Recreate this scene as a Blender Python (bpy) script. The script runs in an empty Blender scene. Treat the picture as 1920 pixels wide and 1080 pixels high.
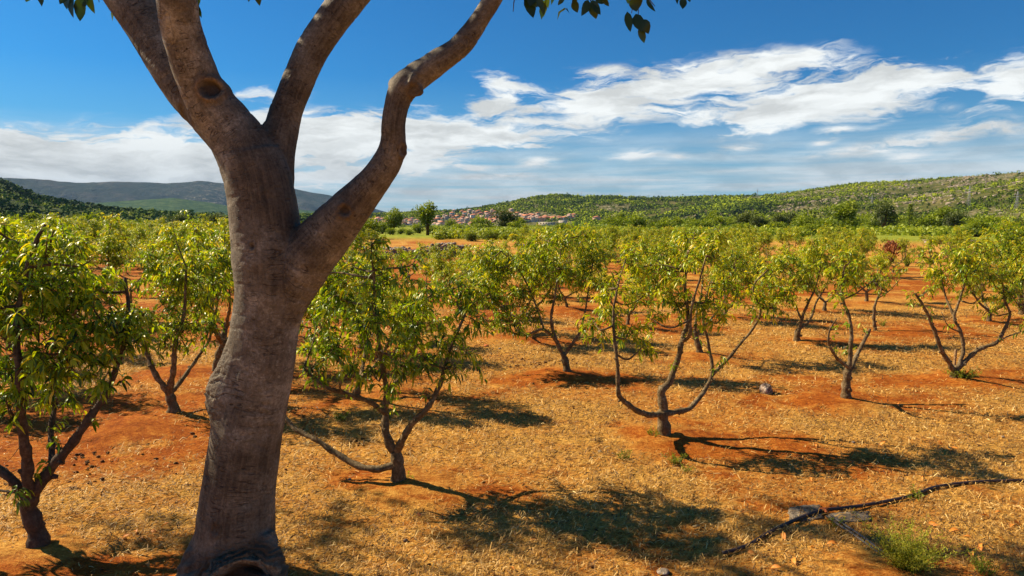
import bpy, bmesh, math, random
import numpy as np
from mathutils import Vector, Matrix
R_ = math.radians
SC = bpy.context.scene
COL = SC.collection
# ---------------------------------------------------------------- camera, light, exposure
H = 2.5; FPX = 1280.0; PITCH = R_(6.02)
cam_d = bpy.data.cameras.new('camera'); cam = bpy.data.objects.new('camera', cam_d); COL.objects.link(cam)
cam_d.lens = 24; cam_d.sensor_width = 36; cam_d.clip_start = 0.05; cam_d.clip_end = 60000
cam.location = (0, 0, H); cam.rotation_euler = (R_(90) - PITCH, 0, 0)
SC.camera = cam
SUN = Vector((-1.17, 0.50, 1.0)).normalized()          # towards the sun
sun_el = math.asin(SUN.z); sun_az = math.atan2(SUN.x, SUN.y)
sd = bpy.data.lights.new('sun', 'SUN'); sd.energy = 5.0; sd.angle = R_(0.5); sd.color = (1.0, 0.85, 0.60)
so = bpy.data.objects.new('sun', sd); COL.objects.link(so)
so.rotation_euler = SUN.to_track_quat('Z', 'Y').to_euler()
SC.view_settings.view_transform = 'Standard'; SC.view_settings.look = 'None'
SC.view_settings.exposure = 0.88; SC.view_settings.gamma = 1.0
try:
    SC.cycles.max_bounces = 6; SC.cycles.transparent_max_bounces = 4; SC.cycles.volume_bounces = 0
    SC.cycles.use_denoising = True; SC.cycles.denoiser = 'OPENIMAGEDENOISE'; SC.cycles.denoising_prefilter = 'ACCURATE'
except Exception: pass

def px2azel(px, py):
    x = (px - 960) / FPX; z = -(py - 540) / FPX
    d = Vector((x, math.cos(PITCH) + z * math.sin(PITCH), z * math.cos(PITCH) - math.sin(PITCH)))
    return math.degrees(math.atan2(d.x, d.y)), math.degrees(math.atan2(d.z, math.hypot(d.x, d.y)))

class NT:
    """small helper to write node trees"""
    def __init__(s, tree): s.t = tree; s.n = tree.nodes; s.l = tree.links
    def new(s, k, **kw):
        n = s.n.new(k)
        for a, v in kw.items(): setattr(n, a, v)
        return n
    def put(s, sock, v):
        if hasattr(v, 'is_output') or isinstance(v, bpy.types.NodeSocket): s.l.new(v, sock)
        elif v is not None:
            try: sock.default_value = v
            except Exception: sock.default_value = (*v, 1)
    def math(s, op, a, b=None, c=None, clamp=False):
        n = s.new('ShaderNodeMath', operation=op, use_clamp=clamp)
        s.put(n.inputs[0], a); s.put(n.inputs[1], b)
        if c is not None: s.put(n.inputs[2], c)
        return n.outputs[0]
    def noise(s, vec, scale, detail=4, rough=0.55, dist=0.0, out=0):
        n = s.new('ShaderNodeTexNoise'); s.put(n.inputs['Vector'], vec)
        n.inputs['Scale'].default_value = scale; n.inputs['Detail'].default_value = detail
        n.inputs['Roughness'].default_value = rough; n.inputs['Distortion'].default_value = dist
        return n.outputs[out]
    def mix(s, f, a, b, blend='MIX'):
        n = s.new('ShaderNodeMix', data_type='RGBA', blend_type=blend)
        s.put(n.inputs[0], f); s.put(n.inputs[6], a); s.put(n.inputs[7], b)
        return n.outputs[2]
    def ramp(s, f, stops, mode='LINEAR'):
        n = s.new('ShaderNodeValToRGB'); cr = n.color_ramp; cr.interpolation = mode
        while len(cr.elements) < len(stops): cr.elements.new(0.5)
        for e, (p, c) in zip(cr.elements, stops):
            e.position = p; e.color = (*c, 1) if len(c) == 3 else c
        s.put(n.inputs[0], f); return n.outputs[0]
    def map(s, f, a, b, c=0.0, d=1.0, smooth=False):
        n = s.new('ShaderNodeMapRange'); n.clamp = True
        if smooth: n.interpolation_type = 'SMOOTHSTEP'
        s.put(n.inputs[0], f)
        for i, v in enumerate((a, b, c, d)): n.inputs[i + 1].default_value = v
        return n.outputs[0]
    def mapping(s, vec, loc=(0, 0, 0), rot=(0, 0, 0), scale=(1, 1, 1), kind='POINT'):
        n = s.new('ShaderNodeMapping', vector_type=kind); s.put(n.inputs[0], vec)
        n.inputs[1].default_value = loc; n.inputs[2].default_value = rot; n.inputs[3].default_value = scale
        return n.outputs[0]

world = bpy.data.worlds.new('World'); SC.world = world; world.use_nodes = True
def build_world():
    w = NT(world.node_tree); w.n.clear()
    out = w.new('ShaderNodeOutputWorld'); bg = w.new('ShaderNodeBackground'); bg.inputs[1].default_value = 0.058
    w.l.new(bg.outputs[0], out.inputs[0])
    sky = w.new('ShaderNodeTexSky'); sky.sky_type = 'NISHITA'; sky.sun_disc = False
    sky.sun_elevation = sun_el; sky.sun_rotation = sun_az
    sky.altitude = 200; sky.air_density = 1.0; sky.dust_density = 0.6; sky.ozone_density = 3.0
    tint = w.mix(1.0, sky.outputs[0], (0.12, 0.58, 0.95), 'MULTIPLY')
    tc = w.new('ShaderNodeTexCoord'); sep = w.new('ShaderNodeSeparateXYZ'); w.l.new(tc.outputs['Generated'], sep.inputs[0])
    x, y, z = sep.outputs
    az = w.math('MULTIPLY', w.math('ARCTAN2', x, y), 57.2958)
    el = w.math('MULTIPLY', w.math('ARCSINE', w.math('MINIMUM', w.math('MAXIMUM', z, -1.0), 1.0)), 57.2958)
    cmb = w.new('ShaderNodeCombineXYZ'); w.put(cmb.inputs[0], az); w.put(cmb.inputs[1], el)
    v0 = cmb.outputs[0]
    # gentle domain warp, in degrees
    wn = w.new('ShaderNodeTexNoise'); w.put(wn.inputs['Vector'], w.mapping(v0, scale=(0.10, 0.22, 1))); wn.inputs['Scale'].default_value = 1.0
    wn.inputs['Detail'].default_value = 5; wn.inputs['Roughness'].default_value = 0.6
    wv = w.new('ShaderNodeVectorMath', operation='SUBTRACT'); w.l.new(wn.outputs['Color'], wv.inputs[0]); wv.inputs[1].default_value = (.5, .5, .5)
    ws = w.new('ShaderNodeVectorMath', operation='MULTIPLY'); w.l.new(wv.outputs[0], ws.inputs[0]); ws.inputs[1].default_value = (7, 3.0, 0)
    va = w.new('ShaderNodeVectorMath', operation='ADD'); w.l.new(v0, va.inputs[0]); w.l.new(ws.outputs[0], va.inputs[1])
    vw = va.outputs[0]
    def ell(px, py, rx, ry, tilt, amp, vec=None):
        a, e = px2azel(px, py)
        m = w.mapping(vec or vw, loc=(a, e, 0), rot=(0, 0, R_(tilt)), scale=(rx / 22.3, ry / 22.3, 1), kind='TEXTURE')
        g = w.new('ShaderNodeTexGradient', gradient_type='QUADRATIC_SPHERE'); w.l.new(m, g.inputs[0])
        return w.math('MULTIPLY', g.outputs[1], amp)
    E = [  # px, py, rx, ry, tilt, amp
        (1290, 160, 330, 80, 3, 1.7), (1480, 196, 300, 76, 6, 1.8), (1400, 130, 270, 38, 5, 1.2), (1690, 165, 240, 58, 5, 1.6), (1910, 165, 150, 62, 10, 1.9), (1110, 190, 260, 44, 0, 1.4),
        (935, 188, 120, 84, -18, 1.25), (1090, 132, 150, 25, -4, .7),
        (210, 312, 640, 112, 1, 1.9), (60, 290, 380, 72, -2, 1.2), (730, 256, 390, 78, 3, 2.2), (960, 256, 310, 46, 5, 1.5), (560, 235, 220, 50, 0, 1.1),
        (490, 178, 120, 28, 4, 1.3), (790, 318, 170, 24, 3, 1.0), (640, 330, 240, 34, 3, .8),
    ]
    cov = None
    for e in E:
        g = ell(*e); cov = g if cov is None else w.math('ADD', cov, g)
    # fibrous noise, slightly rising to the right
    f1 = w.noise(w.mapping(vw, rot=(0, 0, R_(-13)), scale=(.10, .42, 1)), 1.0, 9, 0.58, 0.5)
    f2 = w.noise(w.mapping(vw, rot=(0, 0, R_(-17)), scale=(.30, 1.5, 1)), 1.0, 7, 0.62, 0.6)
    nz = w.math('ADD', w.math('MULTIPLY', f1, 0.58), w.math('MULTIPLY', f2, 0.42))
    d = w.math('ADD', w.math('MULTIPLY', cov, 0.62), w.math('MULTIPLY', w.math('SUBTRACT', nz, 0.5), 3.9))
    d = w.math('MULTIPLY', w.map(d, 0.12, 0.66, smooth=True), w.map(cov, 0.02, 0.5, smooth=True))
    # small low streaks
    S = [(1190, 290, 75, 9, 4, .9), (1270, 293, 40, 6, 6, .5), (1385, 278, 75, 8, 5, .7), (1700, 267, 130, 12, 7, 1.1), (1840, 238, 60, 12, 8, 1.1), (1005, 303, 50, 8, 4, .9),
         (1572, 243, 45, 11, 6, 1.0), (1545, 266, 28, 7, 15, .8), (1650, 235, 50, 5, 15, .5), (1780, 202, 25, 7, 0, .5), (1915, 245, 40, 9, 8, .8), (1560, 287, 90, 8, 5, .4), (1700, 294, 40, 6, 8, .5), (890, 316, 60, 5, 2, .6), (930,330,120,5,1,.5)]
    cs = None
    for e in S:
        g = ell(*e, vec=None) if False else ell(e[0], e[1], e[2] * 1.3, e[3] * 1.9, e[4], e[5] * 1.5, vec=v0)
        cs = g if cs is None else w.math('ADD', cs, g)
    cs = w.math('MULTIPLY', cs, w.map(f2, .35, .6)); cs = w.map(cs, 0.02, 0.9)
    # thin veil of cirrostratus over the horizon
    veil = w.noise(w.mapping(v0, rot=(0, 0, R_(-2)), scale=(.045, .95, 1)), 1.0, 6, 0.6, 0.3)
    vm = w.map(el, 7.4, 2.4); vm = w.math('MULTIPLY', vm, w.map(veil, .30, .58)); vm = w.math('MULTIPLY', vm, 0.95)
    k = w.math('ADD', w.math('MAXIMUM', d, cs), vm, clamp=True)
    shade = w.map(w.noise(w.mapping(vw, scale=(.12, .5, 1)), 1.3, 6, .6), .38, .60, 6.6, 9.8)
    lowd = w.map(el, 1.0, 6.5, 0.74, 1.0)
    shade = w.math('MULTIPLY', shade, lowd)
    cc = w.new('ShaderNodeVectorMath', operation='SCALE'); cc.inputs[0].default_value = (0.95, 0.98, 0.97); w.put(cc.inputs['Scale'], shade)
    # pale air low over the horizon
    tint2 = w.mix(w.map(el, 11.0, 0.0, 0.0, 0.65), tint, (2.6, 5.2, 6.4))
    colr = w.mix(k, tint2, cc.outputs[0])
    w.put(bg.inputs[0], colr)
build_world()

# ---------------------------------------------------------------- numpy helpers
rng = np.random.default_rng(11)
random.seed(5)
def _h(ix, iy, iz):
    n = (ix * 374761393 + iy * 668265263 + iz * 1442695041) & 0xffffffff
    n = ((n ^ (n >> 13)) * 1274126177) & 0xffffffff
    return ((n ^ (n >> 16)) & 0xffffff) / float(0xffffff)
def vnoise(x, y, z=None):
    x = np.asarray(x, float); y = np.asarray(y, float); z = np.zeros_like(x) if z is None else np.asarray(z, float)
    ix, iy, iz = (np.floor(a).astype(np.int64) for a in (x, y, z))
    fx, fy, fz = x - ix, y - iy, z - iz
    fx, fy, fz = (f * f * (3 - 2 * f) for f in (fx, fy, fz))
    r = 0
    for dx in (0, 1):
        for dy in (0, 1):
            for dz in (0, 1):
                r = r + _h(ix + dx, iy + dy, iz + dz) * (fx if dx else 1 - fx) * (fy if dy else 1 - fy) * (fz if dz else 1 - fz)
    return r
def fbm(x, y, z=None, o=4):
    r = 0; a = .5; t = 0
    for i in range(o):
        s = 2.03 ** i
        r = r + a * vnoise(np.asarray(x) * s + 17.3 * i, np.asarray(y) * s - 9.1 * i, None if z is None else np.asarray(z) * s); t += a; a *= .5
    return r / t
def sstep(a, b, x):
    t = np.clip((x - a) / (b - a), 0, 1); return t * t * (3 - 2 * t)

def mesh_np(name, V, faces, mat=None, parent=None, attrs=None, smooth=False, fm=None):
    """V (n,3); faces = list of int arrays (m,k)."""
    me = bpy.data.meshes.new(name); V = np.asarray(V, np.float32)
    faces = [np.asarray(f, np.int32) for f in faces if len(f)]
    loops = np.concatenate([f.ravel() for f in faces]); sizes = np.concatenate([np.full(len(f), f.shape[1], np.int32) for f in faces])
    starts = np.concatenate([[0], np.cumsum(sizes)[:-1]]).astype(np.int32)
    me.vertices.add(len(V)); me.vertices.foreach_set('co', V.ravel())
    me.loops.add(len(loops)); me.loops.foreach_set('vertex_index', loops)
    me.polygons.add(len(sizes)); me.polygons.foreach_set('loop_start', starts); me.polygons.foreach_set('loop_total', sizes)
    if smooth: me.polygons.foreach_set('use_smooth', np.ones(len(sizes), bool))
    me.update(calc_edges=True)
    for k, a in (attrs or {}).items():
        a = np.asarray(a, np.float32)
        at_ = me.attributes.new(k, 'FLOAT' if a.ndim == 1 else 'FLOAT_VECTOR', 'POINT')
        at_.data.foreach_set('value' if a.ndim == 1 else 'vector', a.ravel())
    if mat:
        for m in (mat if isinstance(mat, (list, tuple)) else [mat]): me.materials.append(m)
    if fm is not None: me.polygons.foreach_set('material_index', np.asarray(fm, np.int32))
    o = bpy.data.objects.new(name, me); COL.objects.link(o)
    if parent: o.parent = parent
    return o
class Acc:
    """collects vertices/faces/attributes of one mesh"""
    def __init__(s): s.V = []; s.F = []; s.A = {}; s.n = 0
    def add(s, V, F, **A):
        V = np.asarray(V, float)
        for f in (F if isinstance(F, list) else [F]):
            if len(f): s.F.append(np.asarray(f) + s.n)
        s.V.append(V); s.n += len(V)
        for k, a in A.items():
            a = np.asarray(a, float)
            s.A.setdefault(k, []).append(np.full(len(V), float(a)) if a.ndim == 0 else a)
    def build(s, name, mat, parent=None, smooth=False):
        by = {}
        for f in s.F: by.setdefault(f.shape[1], []).append(f)
        return mesh_np(name, np.concatenate(s.V), [np.concatenate(f) for f in by.values()], mat, parent, {k: np.concatenate(a) for k, a in s.A.items()}, smooth)
def tag(o, label=None, cat=None, group=None, kind=None):
    if label: o['label'] = label
    if cat: o['category'] = cat
    if group: o['group'] = group
    if kind: o['kind'] = kind
    return o
def empty(name, loc, label, cat, group=None, rz=0):
    o = bpy.data.objects.new(name, None); COL.objects.link(o); o.location = loc; o.rotation_euler = (0, 0, rz)
    o.empty_display_size = .2
    return tag(o, label, cat, group)
def copy_tree(o, parent=None):
    c = o.copy(); COL.objects.link(c); c.parent = parent
    for ch in list(o.children): copy_tree(ch, c)
    return c

def resample(P, r, step):
    """Catmull-Rom through P (n,3) with radii r"""
    P = np.asarray(P, float); r = np.asarray(r, float)
    if len(P) == 2: P = np.array([P[0], (P[0] + P[1]) / 2, P[1]]); r = np.array([r[0], (r[0] + r[1]) / 2, r[1]])
    Q = np.vstack([2 * P[0] - P[1], P, 2 * P[-1] - P[-2]])
    out = []; rr = []
    for i in range(1, len(Q) - 2):
        L = np.linalg.norm(Q[i + 1] - Q[i]); n = max(1, int(L / step))
        t = np.arange(n) / n; t = t[:, None]
        out.append(.5 * ((2 * Q[i]) + (-Q[i - 1] + Q[i + 1]) * t + (2 * Q[i - 1] - 5 * Q[i] + 4 * Q[i + 1] - Q[i + 2]) * t ** 2 + (-Q[i - 1] + 3 * Q[i] - 3 * Q[i + 1] + Q[i + 2]) * t ** 3))
        rr.append(r[i - 1] + (r[i] - r[i - 1]) * t[:, 0])
    return np.vstack(out + [Q[-2][None]]), np.concatenate(rr + [[r[-1]]])
def tube(P, r, n=8, bump=0.0, bs=14.0, cap=True, seed=0):
    P = np.asarray(P, float); r = np.broadcast_to(np.asarray(r, float), (len(P),))
    T = np.gradient(P, axis=0); T /= np.linalg.norm(T, axis=1)[:, None] + 1e-9
    ref = np.array([0.0, 0, 1]) if abs(T[0][2]) < .8 else np.array([1.0, 0, 0])
    U = np.cross(T[0], ref); U /= np.linalg.norm(U); Us = []
    for t in T:
        U = U - t * (U @ t); U /= np.linalg.norm(U) + 1e-9; Us.append(U.copy())
    Us = np.array(Us); W = np.cross(T, Us)
    a = np.arange(n) / n * 2 * np.pi
    ring = Us[:, None, :] * np.cos(a)[None, :, None] + W[:, None, :] * np.sin(a)[None, :, None]
    rad = np.repeat(r[:, None], n, 1)
    if bump:
        q = P[:, None, :] + ring * rad[..., None]
        rad = rad * (1 + bump * 2 * (fbm(q[..., 0] * bs + seed, q[..., 1] * bs, q[..., 2] * bs, 3) - .5))
    V = (P[:, None, :] + ring * rad[..., None]).reshape(-1, 3)
    i = np.arange(len(P) - 1)[:, None] * n; j = np.arange(n)[None, :]; k = (j + 1) % n
    F = np.stack([i + j, i + k, i + n + k, i + n + j], -1).reshape(-1, 4)
    Fs = [F]
    if cap:
        V = np.vstack([V, P[:1], P[-1:]]); c0 = len(P) * n; c1 = c0 + 1; j = np.arange(n); k = (j + 1) % n; b = (len(P) - 1) * n
        Fs.append(np.concatenate([np.stack([k, j, np.full(n, c0)], -1), np.stack([b + j, b + k, np.full(n, c1)], -1)]))
    return V, Fs

def ordn(n):
    s = 'th' if 10 <= n % 100 <= 20 else {1: 'st', 2: 'nd', 3: 'rd'}.get(n % 10, 'th'); return f'{n}{s}'
# ---------------------------------------------------------------- terrain
def drop(r): return -0.014 * np.clip(r - 90, 0, None) + 0.014 * np.clip(r - 1600, 0, None)
def prof(px, pts):
    if pts is RIDGE_M: px = np.asarray(px); return np.interp(px, [p[0] for p in pts], [p[1] for p in pts]) - 4 * (px < 700) + 9 * (fbm(px * .015, px * 0 + 2, None, 4) - .5)
    return np.interp(px, [p[0] for p in pts], [p[1] for p in pts])
RIDGE_R = [(560, 404), (700, 404), (760, 401), (860, 396), (900, 391), (960, 380), (1000, 371), (1040, 366), (1090, 370), (1150, 370), (1250, 371), (1340, 370), (1420, 368), (1500, 357), (1600, 344), (1700, 340), (1800, 331), (1860, 326), (1920, 321), (2100, 300), (2600, 270), (4000, 260)]
RIDGE_L = [(-2500, 300), (-900, 290), (-300, 300), (0, 338), (30, 350), (80, 370), (150, 385), (220, 396), (300, 402), (430, 407), (560, 409)]
RIDGE_M = [(-2500, 345), (-600, 345), (20, 339), (100, 341), (200, 347), (260, 348), (330, 344), (380, 343), (430, 347), (550, 358), (620, 371), (680, 386), (745, 403), (900, 412)]
RIDGE_N = [(-900, 395), (100, 392), (180, 381), (250, 376), (330, 371), (400, 380), (450, 390), (560, 393), (690, 404)]
def pxof(x, y): return 960 + FPX * np.tan(np.clip(np.arctan2(x, y), -1.35, 1.35))
def ridge_z(px, pts, Rr):
    """absolute height that shows at the profile's row from the camera"""
    row = prof(px, pts); th = np.arctan((px - 960) / FPX)
    depth = Rr * np.cos(th)
    zc = -(row - 540) / FPX
    return H + depth * (zc * math.cos(PITCH) - math.sin(PITCH)) / (math.cos(PITCH) + zc * math.sin(PITCH))
def gz(x, y):
    """ground height"""
    x = np.asarray(x, float); y = np.asarray(y, float); r = np.hypot(x, y)
    near = np.clip(1.5 - r / 40, 0, 1)
    z = drop(r)
    z = z + .10 * (fbm(x * .35, y * .35, None, 3) - .5) * near + .035 * (fbm(x * 2.6, y * 2.6, None, 4) - .5) * near
    return z
HILLR = dict(lo=560, hi=4000, r0=[(560, 1150), (900, 1130), (1200, 900), (1500, 640), (1920, 430), (4000, 350)], rr=[(560, 1500), (1040, 1550), (1400, 1500), (1920, 1150), (4000, 1000)])
def hill_r(x, y):
    r = np.hypot(x, y); px = pxof(x, y); R0 = prof(px, HILLR['r0']); R1 = prof(px, HILLR['rr'])
    zr = ridge_z(px, RIDGE_R, R1); t = (r - R0) / (R1 - R0)
    s = np.where(t < 1, np.clip(t, 0, 1) ** 1.15, 1 - .5 * sstep(1, 2.2, t))
    n = (fbm(x * .006, y * .006, None, 4) - .5) * 22 * np.clip(t * 3, 0, 1) * np.clip((1 - t) * 3, 0, 1)
    return drop(R0) * (1 - s) + zr * s + n - 1.0 * (t < 0)
def hill_l(x, y):
    r = np.hypot(x, y); px = pxof(x, y); R0 = 480.; R1 = 950.
    zr = ridge_z(px, RIDGE_L, R1); t = (r - R0) / (R1 - R0)
    s = np.where(t < 1, np.clip(t, 0, 1) ** 1.1, 1 - .5 * sstep(1, 2.2, t))
    n = (fbm(x * .006 + 9, y * .006, None, 4) - .5) * 18 * np.clip(t * 3, 0, 1) * np.clip((1 - t) * 3, 0, 1)
    return drop(R0) * (1 - s) + zr * s + n
def far_hill(R0, R1, pts, amp):
    def f(x, y):
        r = np.hypot(x, y); px = pxof(x, y); zr = ridge_z(px, pts, R1); t = (r - R0) / (R1 - R0)
        s = np.where(t < 1, sstep(0, 1, t) * .4 + .6 * np.clip(t, 0, 1), 1 - .5 * sstep(1, 1.8, t))
        v = np.abs(fbm(x * .0016 + 3, y * .0009, None, 4) - .5) * 2
        n = -amp * (1 - v) * np.clip(t * 2, 0, 1) * np.clip((1 - t) * 3, 0, 1)
        return -12 * (1 - s) + zr * s + n
    return f
def sector(name, f, px0, px1, r0, r1, na, nr, mat, attr=None):
    th = np.linspace(math.atan((px0 - 960) / FPX), math.atan((px1 - 960) / FPX), na); rr = np.linspace(r0, r1, nr)
    T, Rr = np.meshgrid(th, rr); x = Rr * np.sin(T); y = Rr * np.cos(T); z = np.maximum(f(x, y), -26.0)
    V = np.stack([x, y, z], -1).reshape(-1, 3)
    i = np.arange(nr - 1)[:, None] * na; j = np.arange(na - 1)[None]
    F = np.stack([i + j, i + j + 1, i + na + j + 1, i + na + j], -1).reshape(-1, 4)
    return mesh_np(name, V, [F], mat, smooth=True)

def ground_pt(px, py, dz=0.0):
    """world point on the (near) ground seen at a pixel of the 1920 px photograph"""
    x = (px - 960) / FPX; z = -(py - 540) / FPX
    d = (x, math.cos(PITCH) + z * math.sin(PITCH), z * math.cos(PITCH) - math.sin(PITCH))
    t = H / -d[2]
    for _ in range(12):
        g = float(gz(d[0] * t, d[1] * t)); t = .5 * t + .5 * (H - g) / -d[2]
    return Vector((d[0] * t, d[1] * t, float(gz(d[0] * t, d[1] * t)) + dz))
def at(px, py, Y):
    x = (px - 960) / FPX; z = -(py - 540) / FPX
    d = (x, math.cos(PITCH) + z * math.sin(PITCH), z * math.cos(PITCH) - math.sin(PITCH)); t = Y / d[1]
    return np.array([d[0] * t, Y, H + d[2] * t])

# ---------------------------------------------------------------- materials
def mat(name, rough=.8, spec=.3):
    m = bpy.data.materials.new(name); m.use_nodes = True; t = NT(m.node_tree)
    b = m.node_tree.nodes['Principled BSDF']; b.inputs['Roughness'].default_value = rough; b.inputs['Specular IOR Level'].default_value = spec
    return m, t, b
def attr(t, name, out='Fac'):
    a = t.new('ShaderNodeAttribute'); a.attribute_name = name; return a.outputs[out]
def bump(t, b, h, strength=.5, dist=.01):
    n = t.new('ShaderNodeBump'); n.inputs['Strength'].default_value = strength; n.inputs['Distance'].default_value = dist
    t.put(n.inputs['Height'], h); t.l.new(n.outputs[0], b.inputs['Normal'])
def leaf_mat(name, stops, transl=.38, rough=.42, tgain=(1.5, 1.5, .7)):
    m, t, b = mat(name, rough, .45)
    c = t.ramp(attr(t, 'tint'), stops)
    t.put(b.inputs['Base Color'], c)
    tr = t.new('ShaderNodeBsdfTranslucent'); t.put(tr.inputs[0], t.mix(1.0, c, tgain, 'MULTIPLY'))
    mx = t.new('ShaderNodeMixShader'); mx.inputs[0].default_value = transl
    t.l.new(b.outputs[0], mx.inputs[1]); t.l.new(tr.outputs[0], mx.inputs[2])
    t.l.new(mx.outputs[0], m.node_tree.nodes['Material Output'].inputs[0]); return m
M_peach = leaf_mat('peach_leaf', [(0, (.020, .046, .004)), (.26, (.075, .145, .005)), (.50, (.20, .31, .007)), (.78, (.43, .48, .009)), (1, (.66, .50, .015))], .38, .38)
M_scrub = leaf_mat('scrub_leaf', [(0, (.045, .075, .008)), (.4, (.12, .17, .010)), (.75, (.24, .29, .012)), (1, (.36, .38, .02))], .3, .6)
M_olive = leaf_mat('olive_leaf', [(0, (.035, .05, .014)), (.5, (.09, .115, .025)), (1, (.20, .23, .045))], .2, .6)
M_dark = leaf_mat('broad_leaf', [(0, (.015, .035, .008)), (.6, (.035, .065, .012)), (1, (.08, .12, .02))], .3, .35)
M_weed = leaf_mat('weed_leaf', [(0, (.10, .14, .01)), (.5, (.22, .26, .015)), (1, (.42, .40, .03))], .4, .6)
M_straw = leaf_mat('straw', [(0, (.10, .045, .012)), (.35, (.32, .165, .035)), (.75, (.68, .39, .09)), (1, (.86, .62, .25))], .15, .7, (1, 1, 1))
M_rust = leaf_mat('dead_leaf', [(0, (.18, .05, .015)), (1, (.42, .13, .03))], .2, .7, (1, 1, 1))
M_litter = leaf_mat('litter_leaf', [(0, (.45, .12, .02)), (.5, (.75, .26, .03)), (1, (.85, .48, .06))], .15, .6, (1, 1, 1))

def bark_mat(name, c0, c1, c2, sc=30, bst=.6):
    m, t, b = mat(name, .85, .2)
    tc = t.new('ShaderNodeTexCoord').outputs['Object']
    n1 = t.noise(tc, sc, 6, .65); n2 = t.noise(tc, sc * .22, 4, .6)
    f = t.math('ADD', t.math('MULTIPLY', n1, .55), t.math('MULTIPLY', n2, .45))
    t.put(b.inputs['Base Color'], t.ramp(f, [(.32, c0), (.5, c1), (.68, c2)])); bump(t, b, n1, bst, .012); return m
M_peachbark = bark_mat('peach_bark', (.045, .028, .012), (.15, .098, .045), (.36, .27, .155), 45, .9)
M_darkbark = bark_mat('dark_bark', (.03, .02, .012), (.09, .055, .035), (.17, .12, .08), 40, .9)
M_twig = bark_mat('twig_bark', (.05, .03, .015), (.13, .07, .03), (.22, .13, .06), 60, .2)

def main_bark():
    m, t, b = mat('smooth_grey_bark', .72, .25)
    tc = t.new('ShaderNodeTexCoord').outputs['Object']; lu = attr(t, 'limb', 'Vector'); ho = attr(t, 'hollow'); roughp = attr(t, 'scar')
    n1 = t.noise(tc, 5, 6, .6); n2 = t.noise(tc, 55, 5, .65); n0 = t.noise(tc, 1.6, 3, .5)
    f = t.math('ADD', t.math('ADD', t.math('MULTIPLY', n1, .4), t.math('MULTIPLY', n2, .25)), t.math('MULTIPLY', n0, .35))
    c = t.ramp(f, [(.38, (.036, .027, .018)), (.46, (.085, .066, .046)), (.53, (.165, .135, .098)), (.62, (.38, .33, .26))])
    # girdling creases across the limb, broken up around it
    cr = t.noise(t.mapping(lu, scale=(.7, 19, 1)), 1.0, 3, .5, .2); cr2 = t.noise(t.mapping(lu, loc=(5, 3, 0), scale=(2.2, 46, 1)), 1.0, 2, .5, .1)
    line = t.map(t.math('ABSOLUTE', t.math('SUBTRACT', cr, .5)), 0.0, .016, 1, 0); line = t.math('MULTIPLY', line, t.map(t.noise(t.mapping(lu, scale=(1.6, 3.5, 1)), 1.0, 3), .46, .6))
    line2 = t.map(cr2, .66, .74); line2 = t.math('MULTIPLY', line2, .55)
    ln = t.math('MAXIMUM', line, line2)
    fib = t.noise(t.mapping(lu, scale=(9, 2.0, 1)), 1.0, 5, .6)
    c = t.mix(t.math('MULTIPLY', t.map(fib, .42, .62), .22), c, (.29, .215, .14))
    c = t.mix(t.math('MULTIPLY', ln, .9), c, (.05, .032, .022))
    c = t.mix(t.math('MULTIPLY', roughp, t.map(n2, .35, .6)), c, (.12, .07, .035))
    sp = t.noise(tc, 150, 3, .7); c = t.mix(t.math('MULTIPLY', t.map(sp, .56, .66), .45), c, (.05, .03, .018)); c = t.mix(t.math('MULTIPLY', t.math('MULTIPLY', t.map(t.noise(tc, 17, 5, .75), .57, .64), t.map(n0, .45, .6)), .5), c, (.40, .36, .28))
    dash = t.noise(t.mapping(lu, loc=(1, 9, 0), scale=(3.4, 30, 1)), 1.0, 2, .5); dk = t.map(dash, .70, .75); c = t.mix(t.math('MULTIPLY', dk, .8), c, (.03, .018, .01))
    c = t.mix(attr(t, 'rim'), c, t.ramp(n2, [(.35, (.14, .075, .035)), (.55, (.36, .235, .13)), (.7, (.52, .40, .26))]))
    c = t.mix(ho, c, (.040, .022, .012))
    t.put(b.inputs['Base Color'], c)
    hgt = t.math('SUBTRACT', t.math('ADD', t.math('MULTIPLY', n2, .28), t.math('MULTIPLY', fib, .22)), t.math('MULTIPLY', ln, .6))
    hgt = t.math('ADD', hgt, t.math('MULTIPLY', roughp, t.math('MULTIPLY', n2, 2.0)))
    hgt = t.math('SUBTRACT', hgt, t.math('MULTIPLY', dk, .5)); hgt = t.math('ADD', hgt, t.math('MULTIPLY', sp, .25)); bump(t, b, hgt, .85, .013); return m
M_main = main_bark()

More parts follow.
